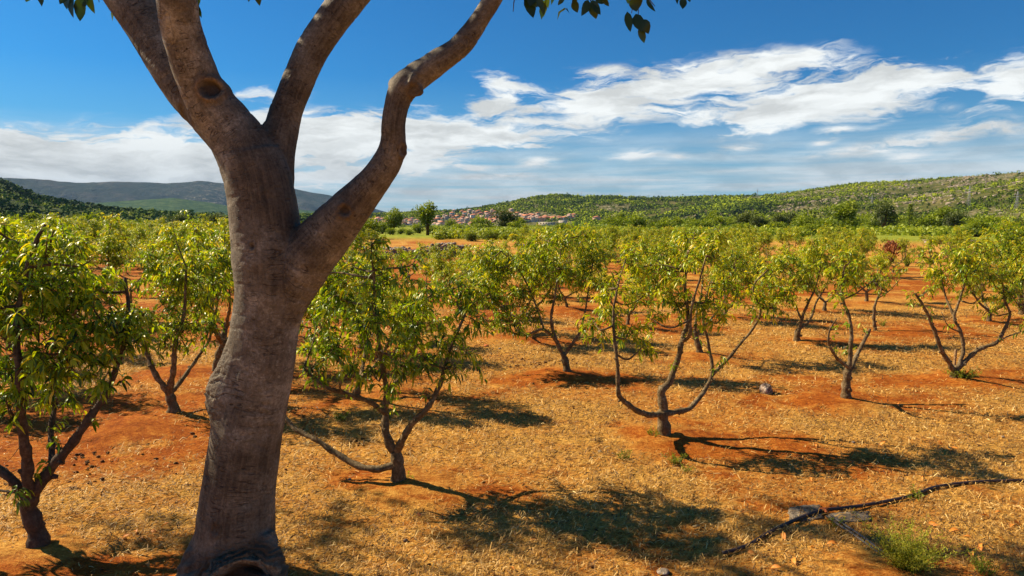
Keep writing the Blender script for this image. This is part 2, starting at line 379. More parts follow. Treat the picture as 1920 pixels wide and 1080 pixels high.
def ground_mat():
    m, t, b = mat('dry_orchard_soil', .95, .08)
    tc = t.new('ShaderNodeTexCoord').outputs['Object']; soil = attr(t, 'soil'); green = attr(t, 'green')
    big = t.noise(tc, .55, 4, .6, .6); med = t.noise(t.mapping(tc, scale=(1, 1.0, 1)), 3.2, 5, .65, .5); fine = t.noise(tc, 26, 5, .75, .8); vf = t.noise(tc, 90, 3, .7)
    streak = t.noise(t.mapping(tc, rot=(0, 0, R_(28)), scale=(.25, 1.3, 1)), 1.6, 4, .6, .4)
    red = t.ramp(t.math('ADD', t.math('MULTIPLY', fine, .6), t.math('MULTIPLY', med, .4)), [(.32, (.085, .017, .002)), (.47, (.29, .070, .007)), (.66, (.56, .19, .022))])
    fib = t.noise(t.mapping(tc, rot=(0, 0, R_(24)), scale=(22, 75, 30)), 1.0, 4, .7, 1.2)
    straw = t.ramp(t.math('ADD', t.math('MULTIPLY', vf, .30), t.math('ADD', t.math('MULTIPLY', fine, .30), t.math('MULTIPLY', fib, .40))), [(.35, (.11, .045, .008)), (.45, (.42, .20, .034)), (.56, (.72, .40, .085)), (.68, (.88, .62, .23))])
    k = t.math('ADD', t.math('ADD', t.math('MULTIPLY', med, .40), t.math('MULTIPLY', fine, .30)), t.math('ADD', t.math('MULTIPLY', fib, .20), t.math('MULTIPLY', streak, .10)))
    k = t.math('SUBTRACT', k, t.math('MULTIPLY', t.math('SUBTRACT', soil, .40), .31))
    k = t.map(k, .34, .62)
    straw = t.mix(t.math('MULTIPLY', t.map(t.noise(tc, 2.4, 5, .7, .8), .50, .64), .42), straw, (.30, .125, .022))
    c = t.mix(k, red, straw)
    c = t.mix(t.math('MULTIPLY', t.map(t.noise(tc, 9, 4, .6), .58, .70), .45), c, (.11, .035, .008))
    g = t.ramp(t.noise(tc, .8, 6, .7), [(.35, (.09, .13, .012)), (.5, (.24, .28, .02)), (.65, (.42, .36, .06))])
    c = t.mix(green, c, g)
    t.put(b.inputs['Base Color'], c)
    bump(t, b, t.math('ADD', t.math('MULTIPLY', fine, .7), t.math('ADD', t.math('MULTIPLY', vf, .4), med)), 1.0, .022); return m
def hill_mat(name, cols, rock, rs=.02, bd=4.0):
    m, t, b = mat(name, .95, .05)
    tc = t.new('ShaderNodeTexCoord').outputs['Object']
    c = t.ramp(t.noise(tc, rs * 2.2, 7, .7), [(.35, cols[0]), (.5, cols[1]), (.65, cols[2])])
    rk = t.math('MULTIPLY', t.map(t.noise(tc, rs * 8, 6, .75), .52, .62), t.map(t.noise(tc, rs * .28, 3, .5), rock[0], rock[1]))
    c = t.mix(rk, c, (.42, .36, .26)); t.put(b.inputs['Base Color'], c)
    bump(t, b, t.noise(tc, rs * 6, 6, .7), .8, bd); return m
M_hill = hill_mat('scrub_hillside', ((.045, .055, .012), (.10, .10, .025), (.20, .16, .06)), (.40, .52))
M_hilll = hill_mat('wooded_hillside', ((.03, .05, .012), (.06, .085, .018), (.12, .12, .04)), (.6, .7))
M_mtn = hill_mat('far_mountain', ((.018, .034, .024), (.036, .050, .038), (.075, .070, .058)), (.50, .70), .0025, 70)
M_mtn2 = hill_mat('far_green_ridge', ((.018, .050, .020), (.045, .095, .030), (.10, .14, .05)), (.6, .8), .012, 14)
def forest_mat(name, stops):
    m, t, b = mat(name, .85, .1); tc = t.new('ShaderNodeTexCoord').outputs['Object']
    c = t.ramp(attr(t, 'tint'), stops); c = t.mix(.75, c, t.ramp(t.noise(tc, .5, 3, .7), [(.3, (.35, .35, .35)), (.7, (1.6, 1.6, 1.5))]), 'MULTIPLY')
    t.put(b.inputs['Base Color'], c); bump(t, b, t.noise(tc, .9, 4, .8), 1.0, 1.2); return m
M_forest = forest_mat('hillside_foliage', [(0, (.06, .095, .010)), (.4, (.17, .235, .012)), (.75, (.35, .42, .014)), (1, (.48, .52, .02))])
M_forestl = forest_mat('dark_hillside_foliage', [(0, (.035, .075, .014)), (.5, (.11, .18, .022)), (1, (.24, .32, .03))])
def stone_mat(name, c0, c1, c2, sc=8):
    m, t, b = mat(name, .9, .15); tc = t.new('ShaderNodeTexCoord').outputs['Object']
    n = t.noise(tc, sc, 7, .7, .4); t.put(b.inputs['Base Color'], t.ramp(n, [(.33, c0), (.5, c1), (.64, c2)])); bump(t, b, n, .9, .05); return m
M_stone = stone_mat('limestone', (.09, .065, .05), (.30, .23, .17), (.55, .46, .36))
M_rockd = stone_mat('dark_field_stone', (.10, .06, .04), (.26, .17, .12), (.62, .50, .40), 14)
M_clay = stone_mat('fired_clay', (.35, .08, .03), (.55, .15, .05), (.70, .28, .12), 30)
M_clod = stone_mat('soil_clod', (.05, .02, .008), (.16, .07, .025), (.34, .14, .04), 20)
M_board = stone_mat('weathered_board', (.09, .07, .05), (.20, .155, .11), (.34, .27, .19), 12)
M_stake = stone_mat('stake_wood', (.20, .11, .05), (.36, .22, .10), (.50, .34, .18), 20)
def plain(name, c, rough=.8, var=.25, sc=3, spec=.2):
    m, t, b = mat(name, rough, spec); tc = t.new('ShaderNodeTexCoord').outputs['Object']
    t.put(b.inputs['Base Color'], t.ramp(t.noise(tc, sc, 5, .6), [(.3, tuple(v * (1 - var) for v in c)), (.7, tuple(min(1, v * (1 + var)) for v in c))])); return m
M_hose = plain('black_hose', (.045, .026, .02), .5, .4, 9, .4)
M_tape = plain('grey_drip_tube', (.10, .08, .065), .4, .3, 9, .5)
M_walls = [plain('cream_render', (.62, .52, .42), .9, .1, .3), plain('white_render', (.78, .74, .70), .9, .08, .3), plain('pink_render', (.62, .40, .30), .9, .1, .3)]
M_roofs = [plain('orange_tiles', (.58, .23, .12), .9, .25, .8), plain('faded_tiles', (.60, .38, .28), .9, .25, .8), plain('brown_tiles', (.38, .15, .08), .9, .25, .8)]
M_glass = plain('dark_window', (.05, .06, .07), .2, .1, 1, .5)
M_metal = plain('galvanised_steel', (.35, .35, .36), .5, .1, 1, .5)
#MARK_BODY
# ---------------------------------------------------------------- ground sheet
U_ = np.array([2.65, 1.42]); V_ = np.array([-0.92, 3.08]); B0 = np.array([1.72, 7.5])
def lattice(i, j): return B0 + i * U_ + j * V_
LAT = np.array([lattice(i, j) for j in range(-1, 15) for i in range(-14, 22)])
def soilf(x, y):
    """0 = thick straw, 1 = bare red soil"""
    x = np.asarray(x, float); y = np.asarray(y, float); Q = np.hypot(x, y); dd = np.full(x.shape, 9.0)
    for p in LAT:
        if p[1] < 3 or abs(p[0]) > p[1] + 4: continue
        m = (np.abs(x - p[0]) < 2.2) & (np.abs(y - p[1]) < 1.6)
        if m.any():
            ex = x[m] - p[0] - .35; ey = y[m] - p[1] + .05; dd[m] = np.minimum(dd[m], np.hypot(ex * .60 + ey * .1, ey * 1.2))
    s = .60 * (1 - sstep(.05, 1.15, dd + 1.5 * (fbm(x * 1.9, y * 1.9, None, 5) - .5)))
    s = s + .55 * sstep(.50, .66, fbm(x * .33 + 4, y * .5 + 2, None, 4)) + .30 * sstep(.50, .62, fbm(x * 1.5 + 14, y * 2.1, None, 4)) + .18 * sstep(9, 20, Q) - .35 * sstep(36, 46, Q) + .45 * sstep(-.8, -3.5, x) * sstep(5.6, 6.8, y) * sstep(.30, .5, fbm(x * .6, y * .6 + 3, None, 3))
    return np.clip(s, 0, 1)
def build_ground():
    th = np.concatenate([np.linspace(-180, -46, 22)[:-1], np.linspace(-46, 46, 400), np.linspace(46, 180, 22)[1:-1]]); th = np.radians(th); na = len(th)
    rr = np.concatenate([[0.0], np.geomspace(.8, 60, 520), np.geomspace(60, 9300, 60)[1:]]); nr = len(rr)
    T, Q = np.meshgrid(th, rr); x = Q * np.sin(T); y = Q * np.cos(T); z = gz(x, y)
    near = Q < 75; soil = np.full(x.shape, .4); soil[near] = soilf(x[near], y[near])
    d = np.full(x.shape, 9.0); xs, ys = x[near], y[near]; dd = np.full(xs.shape, 9.0)
    for p in LAT:
        if p[1] > 3 and abs(p[0]) < p[1] + 4: dd = np.minimum(dd, np.hypot(xs - p[0], ys - p[1]))
    d[near] = dd; z = z + .05 * (1 - sstep(.1, .8, d)) * (Q < 45)
    z = z + .022 * (fbm(x * 9, y * 9, None, 3) - .5) * (Q < 16)
    green = sstep(66, 84, Q + 10 * (fbm(x * .03, y * .03) - .5)) 
    V = np.stack([x, y, z], -1).reshape(-1, 3)
    i = np.arange(nr - 1)[:, None] * na; j = np.arange(na)[None]; k = (j + 1) % na
    F = np.stack([i + j, i + na + j, i + na + k, i + k], -1).reshape(-1, 4)
    F = F[:, ::-1]
    o = mesh_np('ground', V, [F], ground_mat(), None, dict(soil=soil.ravel(), green=green.ravel()), True)
    tag(o, 'dry straw covered red soil of the peach orchard', 'ground', None, 'structure')
build_ground()

# ---------------------------------------------------------------- leaves
def leaves(P, D, L, W, tint, droop=.8, rng=rng, fold=.3):
    n = len(P); D = D / (np.linalg.norm(D, axis=1)[:, None] + 1e-9); L = L[:, None]; W = W[:, None]
    dn = np.array([0, 0, -1.0]); g = (droop * rng.uniform(.5, 1.3, n))[:, None]
    def nrm(a): return a / (np.linalg.norm(a, axis=1)[:, None] + 1e-9)
    D1 = D; D2 = nrm(D + g * dn); D3 = nrm(D + 2.1 * g * dn)
    p1 = P + D1 * L * .3; p2 = p1 + D2 * L * .36; p3 = p2 + D3 * L * .36
    R = rng.normal(size=(n, 3)); S = nrm(np.cross(D2, np.array([0, 0, 1.0]) + .7 * R)); N = nrm(np.cross(S, D2))
    w1 = W * .46; w2 = W * .42
    V = np.stack([P, p1 + S * w1 + N * w1 * fold, p1, p1 - S * w1 + N * w1 * fold, p2 + S * w2 + N * w2 * fold, p2, p2 - S * w2 + N * w2 * fold, p3], 1).reshape(-1, 3)
    b = np.arange(n)[:, None] * 8
    Tt = np.concatenate([b + np.array([[0, 1, 2]]), b + np.array([[0, 2, 3]]), b + np.array([[4, 7, 5]]), b + np.array([[5, 7, 6]])])
    Qd = np.concatenate([b + np.array([[1, 4, 5, 2]]), b + np.array([[2, 5, 6, 3]])])
    return V, [Tt, Qd], np.repeat(tint, 8)
def rdir(n, up=0.0, rng=rng):
    d = rng.normal(size=(n, 3)); d[:, 2] += up; return d / np.linalg.norm(d, axis=1)[:, None]
def leafy_blob(AL, AT, c, R, n, hue, ztop, zbot, rng, L=.096, W=.0195, squash=.85, dens=1.0, droop=.8):
    """shoots radiating through a ball of radius R, set with drooping lance-shaped leaves"""
    c = np.asarray(c, float)
    for _ in range(n):
        d = rdir(1, .55, rng)[0]; s = c + rng.normal(size=3) * R * .26 - np.array([0, 0, R * .2])
        ln = R * rng.uniform(.55, 1.15); bend = rng.normal(size=3) * .25; bend[2] = -rng.uniform(.0, .5)
        q = np.linspace(0, 1, 5)[:, None]; pts = s + d * ln * q * np.array([1, 1, squash]) + bend * ln * q ** 2 * .5
        V, F = tube(pts, np.linspace(.0042, .0014, 5), 3, cap=False); AT.add(V, F)
        m = max(3, int(ln / .0150 * dens)); t = rng.uniform(.12, 1.0, m); t[-2:] = 1
        P = np.stack([np.interp(t, q[:, 0], pts[:, k]) for k in range(3)], 1)
        a = np.arange(m) * 2.4 + rng.uniform(0, 6); side = rdir(m, 0, rng)
        D = side - d * (side @ d)[:, None]; D = D / np.linalg.norm(D, axis=1)[:, None] + d * rng.uniform(.2, .8, m)[:, None] - np.array([0, 0, .25])
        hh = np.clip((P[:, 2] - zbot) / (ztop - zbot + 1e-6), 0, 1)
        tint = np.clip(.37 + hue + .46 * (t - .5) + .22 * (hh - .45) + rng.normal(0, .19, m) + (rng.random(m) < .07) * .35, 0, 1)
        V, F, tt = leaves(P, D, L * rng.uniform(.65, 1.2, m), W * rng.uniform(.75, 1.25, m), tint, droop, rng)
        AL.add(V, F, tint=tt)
def limb_tube(P, r, seed, n=9, step=.035, knobs=True, rng=rng):
    """gnarled limb with pruning stubs; returns list of tubes"""
    Q, rr = resample(P, r, step)
    w = np.stack([fbm(Q[:, 0] * 5 + seed, Q[:, 2] * 5, Q[:, 1] * 5, 3), fbm(Q[:, 0] * 5, Q[:, 2] * 5 + seed, Q[:, 1] * 5, 3), fbm(Q[:, 2] * 5, Q[:, 0] * 5 + seed, Q[:, 1] * 5, 3)], 1) - .5
    f = np.minimum(1, np.arange(len(Q)) / 4.)[:, None]
    Q = Q + w * np.minimum(rr, .03)[:, None] * 1.5 * f
    out = [tube(Q, rr * (1 + .10 * np.sin(np.arange(len(Q)) * 1.3 + seed)), n, .30, 22, seed=seed)]
    if knobs:
        for i in range(3, len(Q) - 2):
            if rng.random() < .24 and rr[i] > .008:
                d = rdir(1, .2, rng)[0]; l = rr[i] * rng.uniform(1.1, 1.9) + .006
                out.append(tube([Q[i], Q[i] + d * l * .6, Q[i] + d * l], [rr[i] * .75, rr[i] * .52, rr[i] * .36], 6, .2, 30, seed=i))
    return out, Q
def cat(tubes, A):
    for V, F in tubes: A.add(V, F)

class Tree:
    """a peach tree in local coordinates: trunk, limbs, shoots and leaves as parts"""
    def __init__(s, root, seed): s.root = root; s.rng = np.random.default_rng(seed); s.seed = seed; s.T = Acc(); s.L = []; s.AL = Acc(); s.AT = Acc(); s.nodes = []
    def trunk(s, P, r):
        t, Q = limb_tube(P, r, s.seed, 12, .03, True, s.rng); cat(t, s.T)
        s.nodes += [q for q in Q[len(Q) // 2:]]
    def limb(s, P, r):
        A = Acc(); t, Q = limb_tube(P, r, s.seed + len(s.L) * 3.1, 9, .035, True, s.rng); cat(t, A); s.L.append(A)
        for i, q in enumerate(Q): s.nodes.append(q)
        s.last = Q
        s.lq = getattr(s, 'lq', []) + [(np.asarray(Q), A)]
    def blob(s, c, R, hue=0, dens=1.0, n=None, L=.096, z=(0.6, 2.4)):
        c = np.asarray(c, float)
        if s.lq:
            best = min(s.lq, key=lambda q: np.min(np.linalg.norm(q[0][len(q[0]) // 3:] - c, axis=1)))
            Q = best[0][len(best[0]) // 3:]; q = Q[int(np.argmin(np.linalg.norm(Q - c, axis=1) + .6 * np.clip(Q[:, 2] - c[2], 0, None)))]
            if np.linalg.norm(q - c) > .05:
                mid = (q + c) / 2 + s.rng.normal(size=3) * .05 + np.array([0, 0, -.04])
                t, _ = limb_tube([q, mid, c, c + (c - q) * .3 + np.array([0, 0, R * .4])], [.013, .010, .007, .003], s.seed, 5, .05, False, s.rng); cat(t, best[1])
        n = n or max(4, int(122 * R ** 1.35)); leafy_blob(s.AL, s.AT, c, R, n, hue, z[1], z[0], s.rng, L=L, dens=dens)
    def finish(s, twigs=True):
        r = s.rng
        for Q, A in getattr(s, 'lq', []):                     # short side spurs, some still in leaf
            for i in range(4, len(Q) - 1):
                if r.random() < .30:
                    d = rdir(1, .5, r)[0]; ln = r.uniform(.04, .20); k = np.linspace(0, 1, 4)[:, None]; pts = Q[i] + d * ln * k + np.array([0, 0, .25]) * ln * k ** 2 + r.normal(size=3) * .02 * k
                    s.AT.add(*tube(pts, np.linspace(.0045, .0013, 4), 4, cap=False))
                    if r.random() < .45 and Q[i][2] > .55:
                        m = int(r.integers(3, 9)); t = r.uniform(.3, 1, m); P = Q[i] + (pts[-1] - Q[i]) * t[:, None]
                        V, F, tt = leaves(P, rdir(m, -.1, r), .095 * r.uniform(.6, 1.2, m), .022 * np.ones(m), np.clip(.5 + r.normal(0, .18, m), 0, 1), .9, r); s.AL.add(V, F, tint=tt)
        bk = getattr(s, 'bark', M_peachbark); s.T.build('trunk', bk, s.root, True)
        for A in s.L: A.build('limb', bk, s.root, True)
        if s.AL.n:
            by = {}; mi = []
            for A, off, k in ((s.AL, 0, 0), (s.AT, s.AL.n, 1)):
                for f in A.F: by.setdefault((f.shape[1], k), []).append(f + off)
            Fs = [np.concatenate(f) for f in by.values()]; fm = np.concatenate([np.full(len(f), k[1]) for k, f in zip(by, Fs)])
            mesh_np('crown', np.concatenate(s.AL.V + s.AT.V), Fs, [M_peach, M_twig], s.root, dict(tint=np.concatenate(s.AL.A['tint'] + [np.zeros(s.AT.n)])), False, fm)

# hero trees, traced limb by limb; a limb is [(px, py, depth offset m)], radii from first to last
def hero(name, base, label, trunk, tr, limbs, blobs, hue=0., seed=1, dens=1.0, bsc=1.0, bark=None):
    g = ground_pt(*base); Y = g.y
    root = empty(name, g, label, 'peach tree', 'peach trees in the orchard')
    T = Tree(root, seed); T.bark = bark or M_peachbark; o = np.array([g.x, g.y, g.z])
    def P(pts): return [at(p[0], p[1], Y + (p[2] if len(p) > 2 else 0)) - o for p in pts]
    tp = P(trunk); tp[0] = np.array([0, 0, -.08]); T.lq = []
    tp.insert(1, tp[0] * 0 + np.array([0, 0, .02]) + (tp[1] - tp[0]) * .05)
    T.trunk(tp, [tr * 1.45, tr * 1.2] + [tr * (1 - .12 * i) for i in range(len(tp) - 2)])
    for L in limbs:
        pts, r0, r1 = L; n = len(pts); T.limb(P(pts), np.linspace(r0, r1, n))
    for b in blobs:
        dy = b[3] if len(b) > 3 else T.rng.uniform(-.4, .4)
        c = at(b[0], b[1], Y + dy) - o; R = b[2] / FPX * (Y + dy) * bsc
        T.blob(c, R, hue, dens)
    T.finish(); return root

hero('peach_tree', (75, 1030), 'dense dark green peach tree cut by the left edge, nearest of all orchard trees',
     [(89, 1030), (62, 990), (52, 955), (60, 925)], .066,
     [([(62, 925), (105, 870, .05), (150, 810, .1), (190, 750, .2), (215, 700, .3), (240, 610, .35), (235, 520, .4)], .044, .012),
      ([(58, 930), (50, 850, -.1), (42, 780, -.15), (35, 700, -.2), (32, 600, -.1), (60, 470, 0), (85, 420, .05)], .042, .010),
      ([(56, 940), (15, 890, 0), (-35, 850, .1), (-90, 760, .2), (-110, 600, .2)], .04, .012),
      ([(100, 875, .05), (95, 800, .3), (110, 720, .5), (120, 600, .6), (130, 520, .6)], .026, .009)],
     [(95, 452, 62, 0), (60, 520, 85, .1), (120, 560, 90, .3), (40, 620, 95, -.2), (120, 660, 85, -.1), (190, 600, 75, .1), (230, 640, 60, .2), (200, 690, 55, 0), (20, 700, 75, .1), (100, 720, 55, .2), (165, 545, 70, .4), (-50, 560, 110, 0), (-70, 700, 90, .3), (30, 460, 70, .4), (150, 500, 45, .1), (250, 590, 40, .3), (15, 760, 40, -.2), (28, 925, 30, -.2), (-10, 430, 60, .2)], hue=.02, seed=3, dens=1.1, bark=M_darkbark)
hero('peach_tree', (325, 772), 'small low forked peach tree on bare red soil just left of the big trunk',
     [(325, 772), (322, 752), (316, 735)], .06,
     [([(317, 738), (292, 700, 0), (272, 655, .1), (250, 600, .2), (245, 540, .2)], .042, .012), ([(317, 738), (325, 690, -.1), (330, 640, -.1), (345, 590, -.1), (350, 500, 0)], .042, .012), ([(316, 740), (350, 700, .4), (390, 640, .7), (410, 560, .8)], .035, .01)],
     [(335, 615, 40, -.1), (392, 610, 38, .6), (300, 575, 50, .1), (345, 510, 62, 0), (248, 590, 48, .2), (400, 510, 55, .7), (280, 490, 55, .3), (385, 560, 40, .4), (310, 640, 30, 0), (420, 470, 45, .8), (330, 450, 45, .2)], hue=.08, seed=5)
hero('peach_tree', (745, 908), 'wide peach tree with one bare limb reaching low left to the big grey trunk',
     [(745, 908), (745, 875), (740, 845)], .058,
     [([(742, 872), (700, 878, -.05), (650, 862, .05), (600, 830, .15), (545, 795, .3), (500, 720, .5), (480, 640, .6)], .036, .016),
      ([(739, 848), (724, 812, 0), (722, 770, .05), (725, 730, 0), (712, 660, 0), (703, 560, -.05), (696, 455, -.05)], .042, .008),
      ([(723, 775), (690, 752, -.1), (650, 737, -.2), (605, 722, -.25), (570, 690, -.2)], .026, .012),
      ([(743, 848), (770, 800, -.1), (800, 765, -.15), (825, 720, -.1), (842, 660, 0), (872, 590, .1)], .036, .011),
      ([(724, 735), (755, 700, .3), (780, 640, .5), (800, 560, .6)], .026, .009)],
     [(694, 462, 38, -.05), (640, 560, 60, .2), (700, 590, 62, -.2), (630, 650, 60, 0), (775, 620, 66, .2), (845, 640, 52, 0), (735, 668, 52, -.3), (880, 585, 48, .1), (595, 600, 50, .3), (800, 545, 62, .5), (715, 515, 48, 0), (765, 500, 36, .3), (865, 545, 50, .3), (600, 510, 46, .4), (660, 690, 36, -.3), (700, 700, 34, 0), (800, 680, 40, -.2), (590, 690, 34, -.2), (845, 690, 26, -.1), (665, 500, 40, .3)], hue=.07, seed=8, dens=1.05)
hero('peach_tree', (1245, 822), 'peach tree with three low spreading limbs on a thick trunk in the front row',
     [(1245, 822), (1245, 795), (1244, 768)], .068,
     [([(1245, 775), (1215, 778, -.12), (1185, 762, -.24), (1160, 740, -.34), (1159, 700, -.36), (1153, 650, -.36), (1150, 590, -.3), (1160, 530, -.2)], .036, .010),
      ([(1245, 775), (1240, 735, 0), (1256, 715, .02), (1268, 680, .05), (1278, 640, .05), (1290, 600, .1), (1285, 540, .1), (1290, 470, .1)], .052, .010),
      ([(1247, 775), (1290, 766, .12), (1318, 738, .24), (1335, 700, .32), (1328, 640, .32), (1319, 600, .3), (1330, 530, .3)], .034, .009),
      ([(1336, 703, .32), (1385, 650, .36), (1425, 590, .3), (1412, 540, .3), (1440, 505, .3)], .02, .008),
      ([(1280, 640, .05), (1294, 628, -.1), (1296, 580, -.15), (1310, 530, -.2), (1325, 480, -.2)], .02, .008)],
     [(1145, 590, 44, -.1), (1178, 622, 36, -.15), (1205, 650, 26, -.1), (1150, 540, 42, 0), (1115, 605, 30, -.1), (1265, 565, 48, .1), (1290, 495, 44, .1), (1335, 470, 40, -.1), (1245, 505, 40, .2), (1330, 560, 46, .05), (1368, 520, 40, .2), (1352, 598, 30, .1), (1200, 560, 36, .1), (1415, 560, 34, .3), (1445, 520, 32, .3), (1225, 600, 28, 0), (1190, 500, 30, .3), (1175, 480, 30, .4), (1440, 575, 22, .2), (1300, 450, 28, 0)], hue=.22, seed=13)
hero('peach_tree', (1585, 752), 'hard pruned knobbly peach tree with few leaves right of the lone rock',
     [(1585, 752), (1586, 725), (1588, 695)], .056,
     [([(1591, 690), (1567, 668, -.2), (1554, 645, -.3), (1556, 620, -.36), (1569, 597, -.4)], .024, .009),
      ([(1589, 698), (1594, 655, 0), (1597, 620, 0), (1586, 580, .05), (1578, 545, .05), (1583, 500, .05)], .036, .009),
      ([(1588, 702), (1604, 675, .14), (1620, 640, .24), (1632, 617, .3)], .032, .020),
      ([(1580, 562, .05), (1605, 550, 0), (1632, 530, 0), (1645, 520, 0)], .012, .005)],
     [(1590, 525, 28, .05), (1582, 490, 30, .05), (1606, 500, 22, .1), (1570, 548, 14, 0), (1645, 528, 12, 0), (1577, 572, 9, 0)], hue=.16, seed=21)
hero('peach_tree', (1062, 702), 'peach tree with bare middle stem and elbowed left limb in the second row',
     [(1062, 702), (1060, 680), (1056, 662)], .055,
     [([(1056, 665), (1042, 638, 0), (1018, 618, -.1), (988, 628, -.1), (962, 624, -.1), (930, 600, 0), (920, 550, .1)], .03, .009),
      ([(1050, 655), (1037, 622, .1), (1034, 590, .1), (1041, 550, .1), (1050, 490, .1), (1052, 450, .1)], .032, .008),
      ([(1057, 668), (1076, 640, 0), (1088, 618, 0), (1098, 580, .1), (1110, 500, .2)], .03, .009),
      ([(1020, 618, -.1), (1000, 560, .3), (975, 510, .4), (940, 470, .4)], .018, .007)],
     [(955, 600, 40, -.1), (925, 565, 40, .1), (975, 550, 42, .3), (1040, 500, 40, .1), (1092, 520, 38, .2), (930, 500, 46, .4), (985, 480, 44, .5), (1110, 480, 42, .3), (1055, 452, 40, .1), (900, 540, 36, .2), (1000, 590, 30, .2), (1130, 540, 32, .3), (1010, 445, 34, .5), (905, 480, 38, .5), (1090, 440, 34, .4)], hue=.12, seed=34)
hero('peach_tree', (1312, 665), 'slim peach tree half hidden behind the thick three limbed tree',
     [(1312, 665), (1306, 640), (1302, 622)], .05,
     [([(1302, 625), (1306, 590, 0), (1315, 550, .1), (1320, 480, .1)], .03, .009), ([(1302, 625), (1285, 600, .1), (1262, 560, .2), (1245, 480, .3)], .028, .008), ([(1303, 630), (1340, 590, -.1), (1370, 540, 0), (1380, 480, .1)], .022, .008)],
     [(1320, 470, 36), (1250, 480, 40), (1380, 490, 34), (1290, 450, 36), (1230, 530, 30), (1365, 540, 28), (1195, 470, 30), (1345, 440, 28)], hue=.08, seed=41)
hero('peach_tree', (1495, 641), 'V shaped peach tree with rounded yellow green crown behind the lone rock',
     [(1493, 641), (1494, 630), (1497, 617)], .055,
     [([(1497, 619), (1505, 592, 0), (1520, 560, 0), (1532, 530, .1), (1540, 490, .1)], .034, .009), ([(1500, 617), (1520, 596, .1), (1531, 565, .2), (1548, 538, .2), (1560, 500, .2)], .028, .008), ([(1503, 600, 0), (1485, 565, .1), (1462, 540, .1), (1450, 510, .1)], .022, .007)],
     [(1455, 565, 34, 0), (1505, 520, 38, 0), (1545, 490, 36, .2), (1480, 490, 38, .1), (1440, 530, 30, .1), (1525, 460, 32, .3), (1565, 520, 24, .2), (1480, 545, 26, -.1), (1440, 490, 28, .3)], hue=.18, seed=55)
hero('peach_tree', (1790, 712), 'peach tree with bare silvery limbs spread wide beside a short wooden stake',
     [(1790, 712), (1792, 698), (1796, 686)], .058,
     [([(1791, 700), (1766, 655, -.1), (1747, 608, -.15), (1730, 572, -.2), (1716, 550, -.2)], .038, .014),
      ([(1797, 690), (1806, 655, .1), (1800, 620, .1), (1790, 595, .1), (1800, 560, .1), (1812, 520, .1), (1812, 480, .1)], .032, .009),
      ([(1797, 690), (1832, 656, .1), (1868, 642, .1), (1886, 612, .1), (1894, 588, .1), (1884, 560, .1), (1880, 530, .1)], .036, .011),
      ([(1868, 642, .1), (1892, 630, .2), (1915, 622, .3)], .014, .006), ([(1798, 622, .1), (1778, 612, 0), (1765, 585, 0)], .012, .005), ([(1804, 565, .1), (1825, 568, .2), (1845, 550, .3)], .014, .005), ([(1792, 600, .1), (1775, 560, .3), (1765, 520, .4)], .022, .008)],
     [(1716, 558, 16, -.2), (1738, 545, 14, -.2), (1802, 500, 38, .1), (1765, 520, 34, .4), (1832, 505, 34, .2), (1785, 470, 34, .2), (1832, 465, 32, .3), (1886, 545, 26, .1), (1872, 515, 22, .1), (1850, 560, 16, .3), (1855, 585, 10, .2), (1745, 480, 28, .5)], hue=.14, seed=66)
hero('peach_tree', (1917, 590), 'peach tree at the right edge of the picture, its trunk cut by the frame',
     [(1917, 590), (1914, 565), (1912, 540)], .075,
     [([(1912, 542), (1900, 510, 0), (1885, 480, .2), (1875, 440, .2)], .045, .012), ([(1913, 542), (1930, 500, 0), (1940, 450, .1)], .045, .012), ([(1913, 545), (1905, 500, .6), (1910, 450, .8)], .04, .012)],
     [(1895, 505, 30), (1915, 470, 38), (1880, 470, 34), (1880, 430, 30), (1920, 430, 34), (1950, 480, 40), (1900, 540, 18), (1890, 450, 30)], hue=.04, seed=77)
hero('peach_tree', (1642, 620), 'thin single stemmed young peach tree between the pruned tree and the staked tree',
     [(1641, 620), (1638, 600), (1639, 575)], .034,
     [([(1639, 577), (1645, 560, 0), (1652, 545, 0), (1650, 520, 0)], .026, .010), ([(1645, 560, 0), (1668, 545, .3), (1690, 520, .4)], .014, .006)],
     [(1650, 532, 22), (1640, 515, 18), (1668, 520, 16), (1690, 505, 14)], hue=.14, seed=88)
HERO_IJ = {(-2, 0), (-1, 0), (0, 0), (1, 0), (2, 0), (0, 1), (1, 1), (2, 1), (3, 1), (5, 1), (-2, 1)}

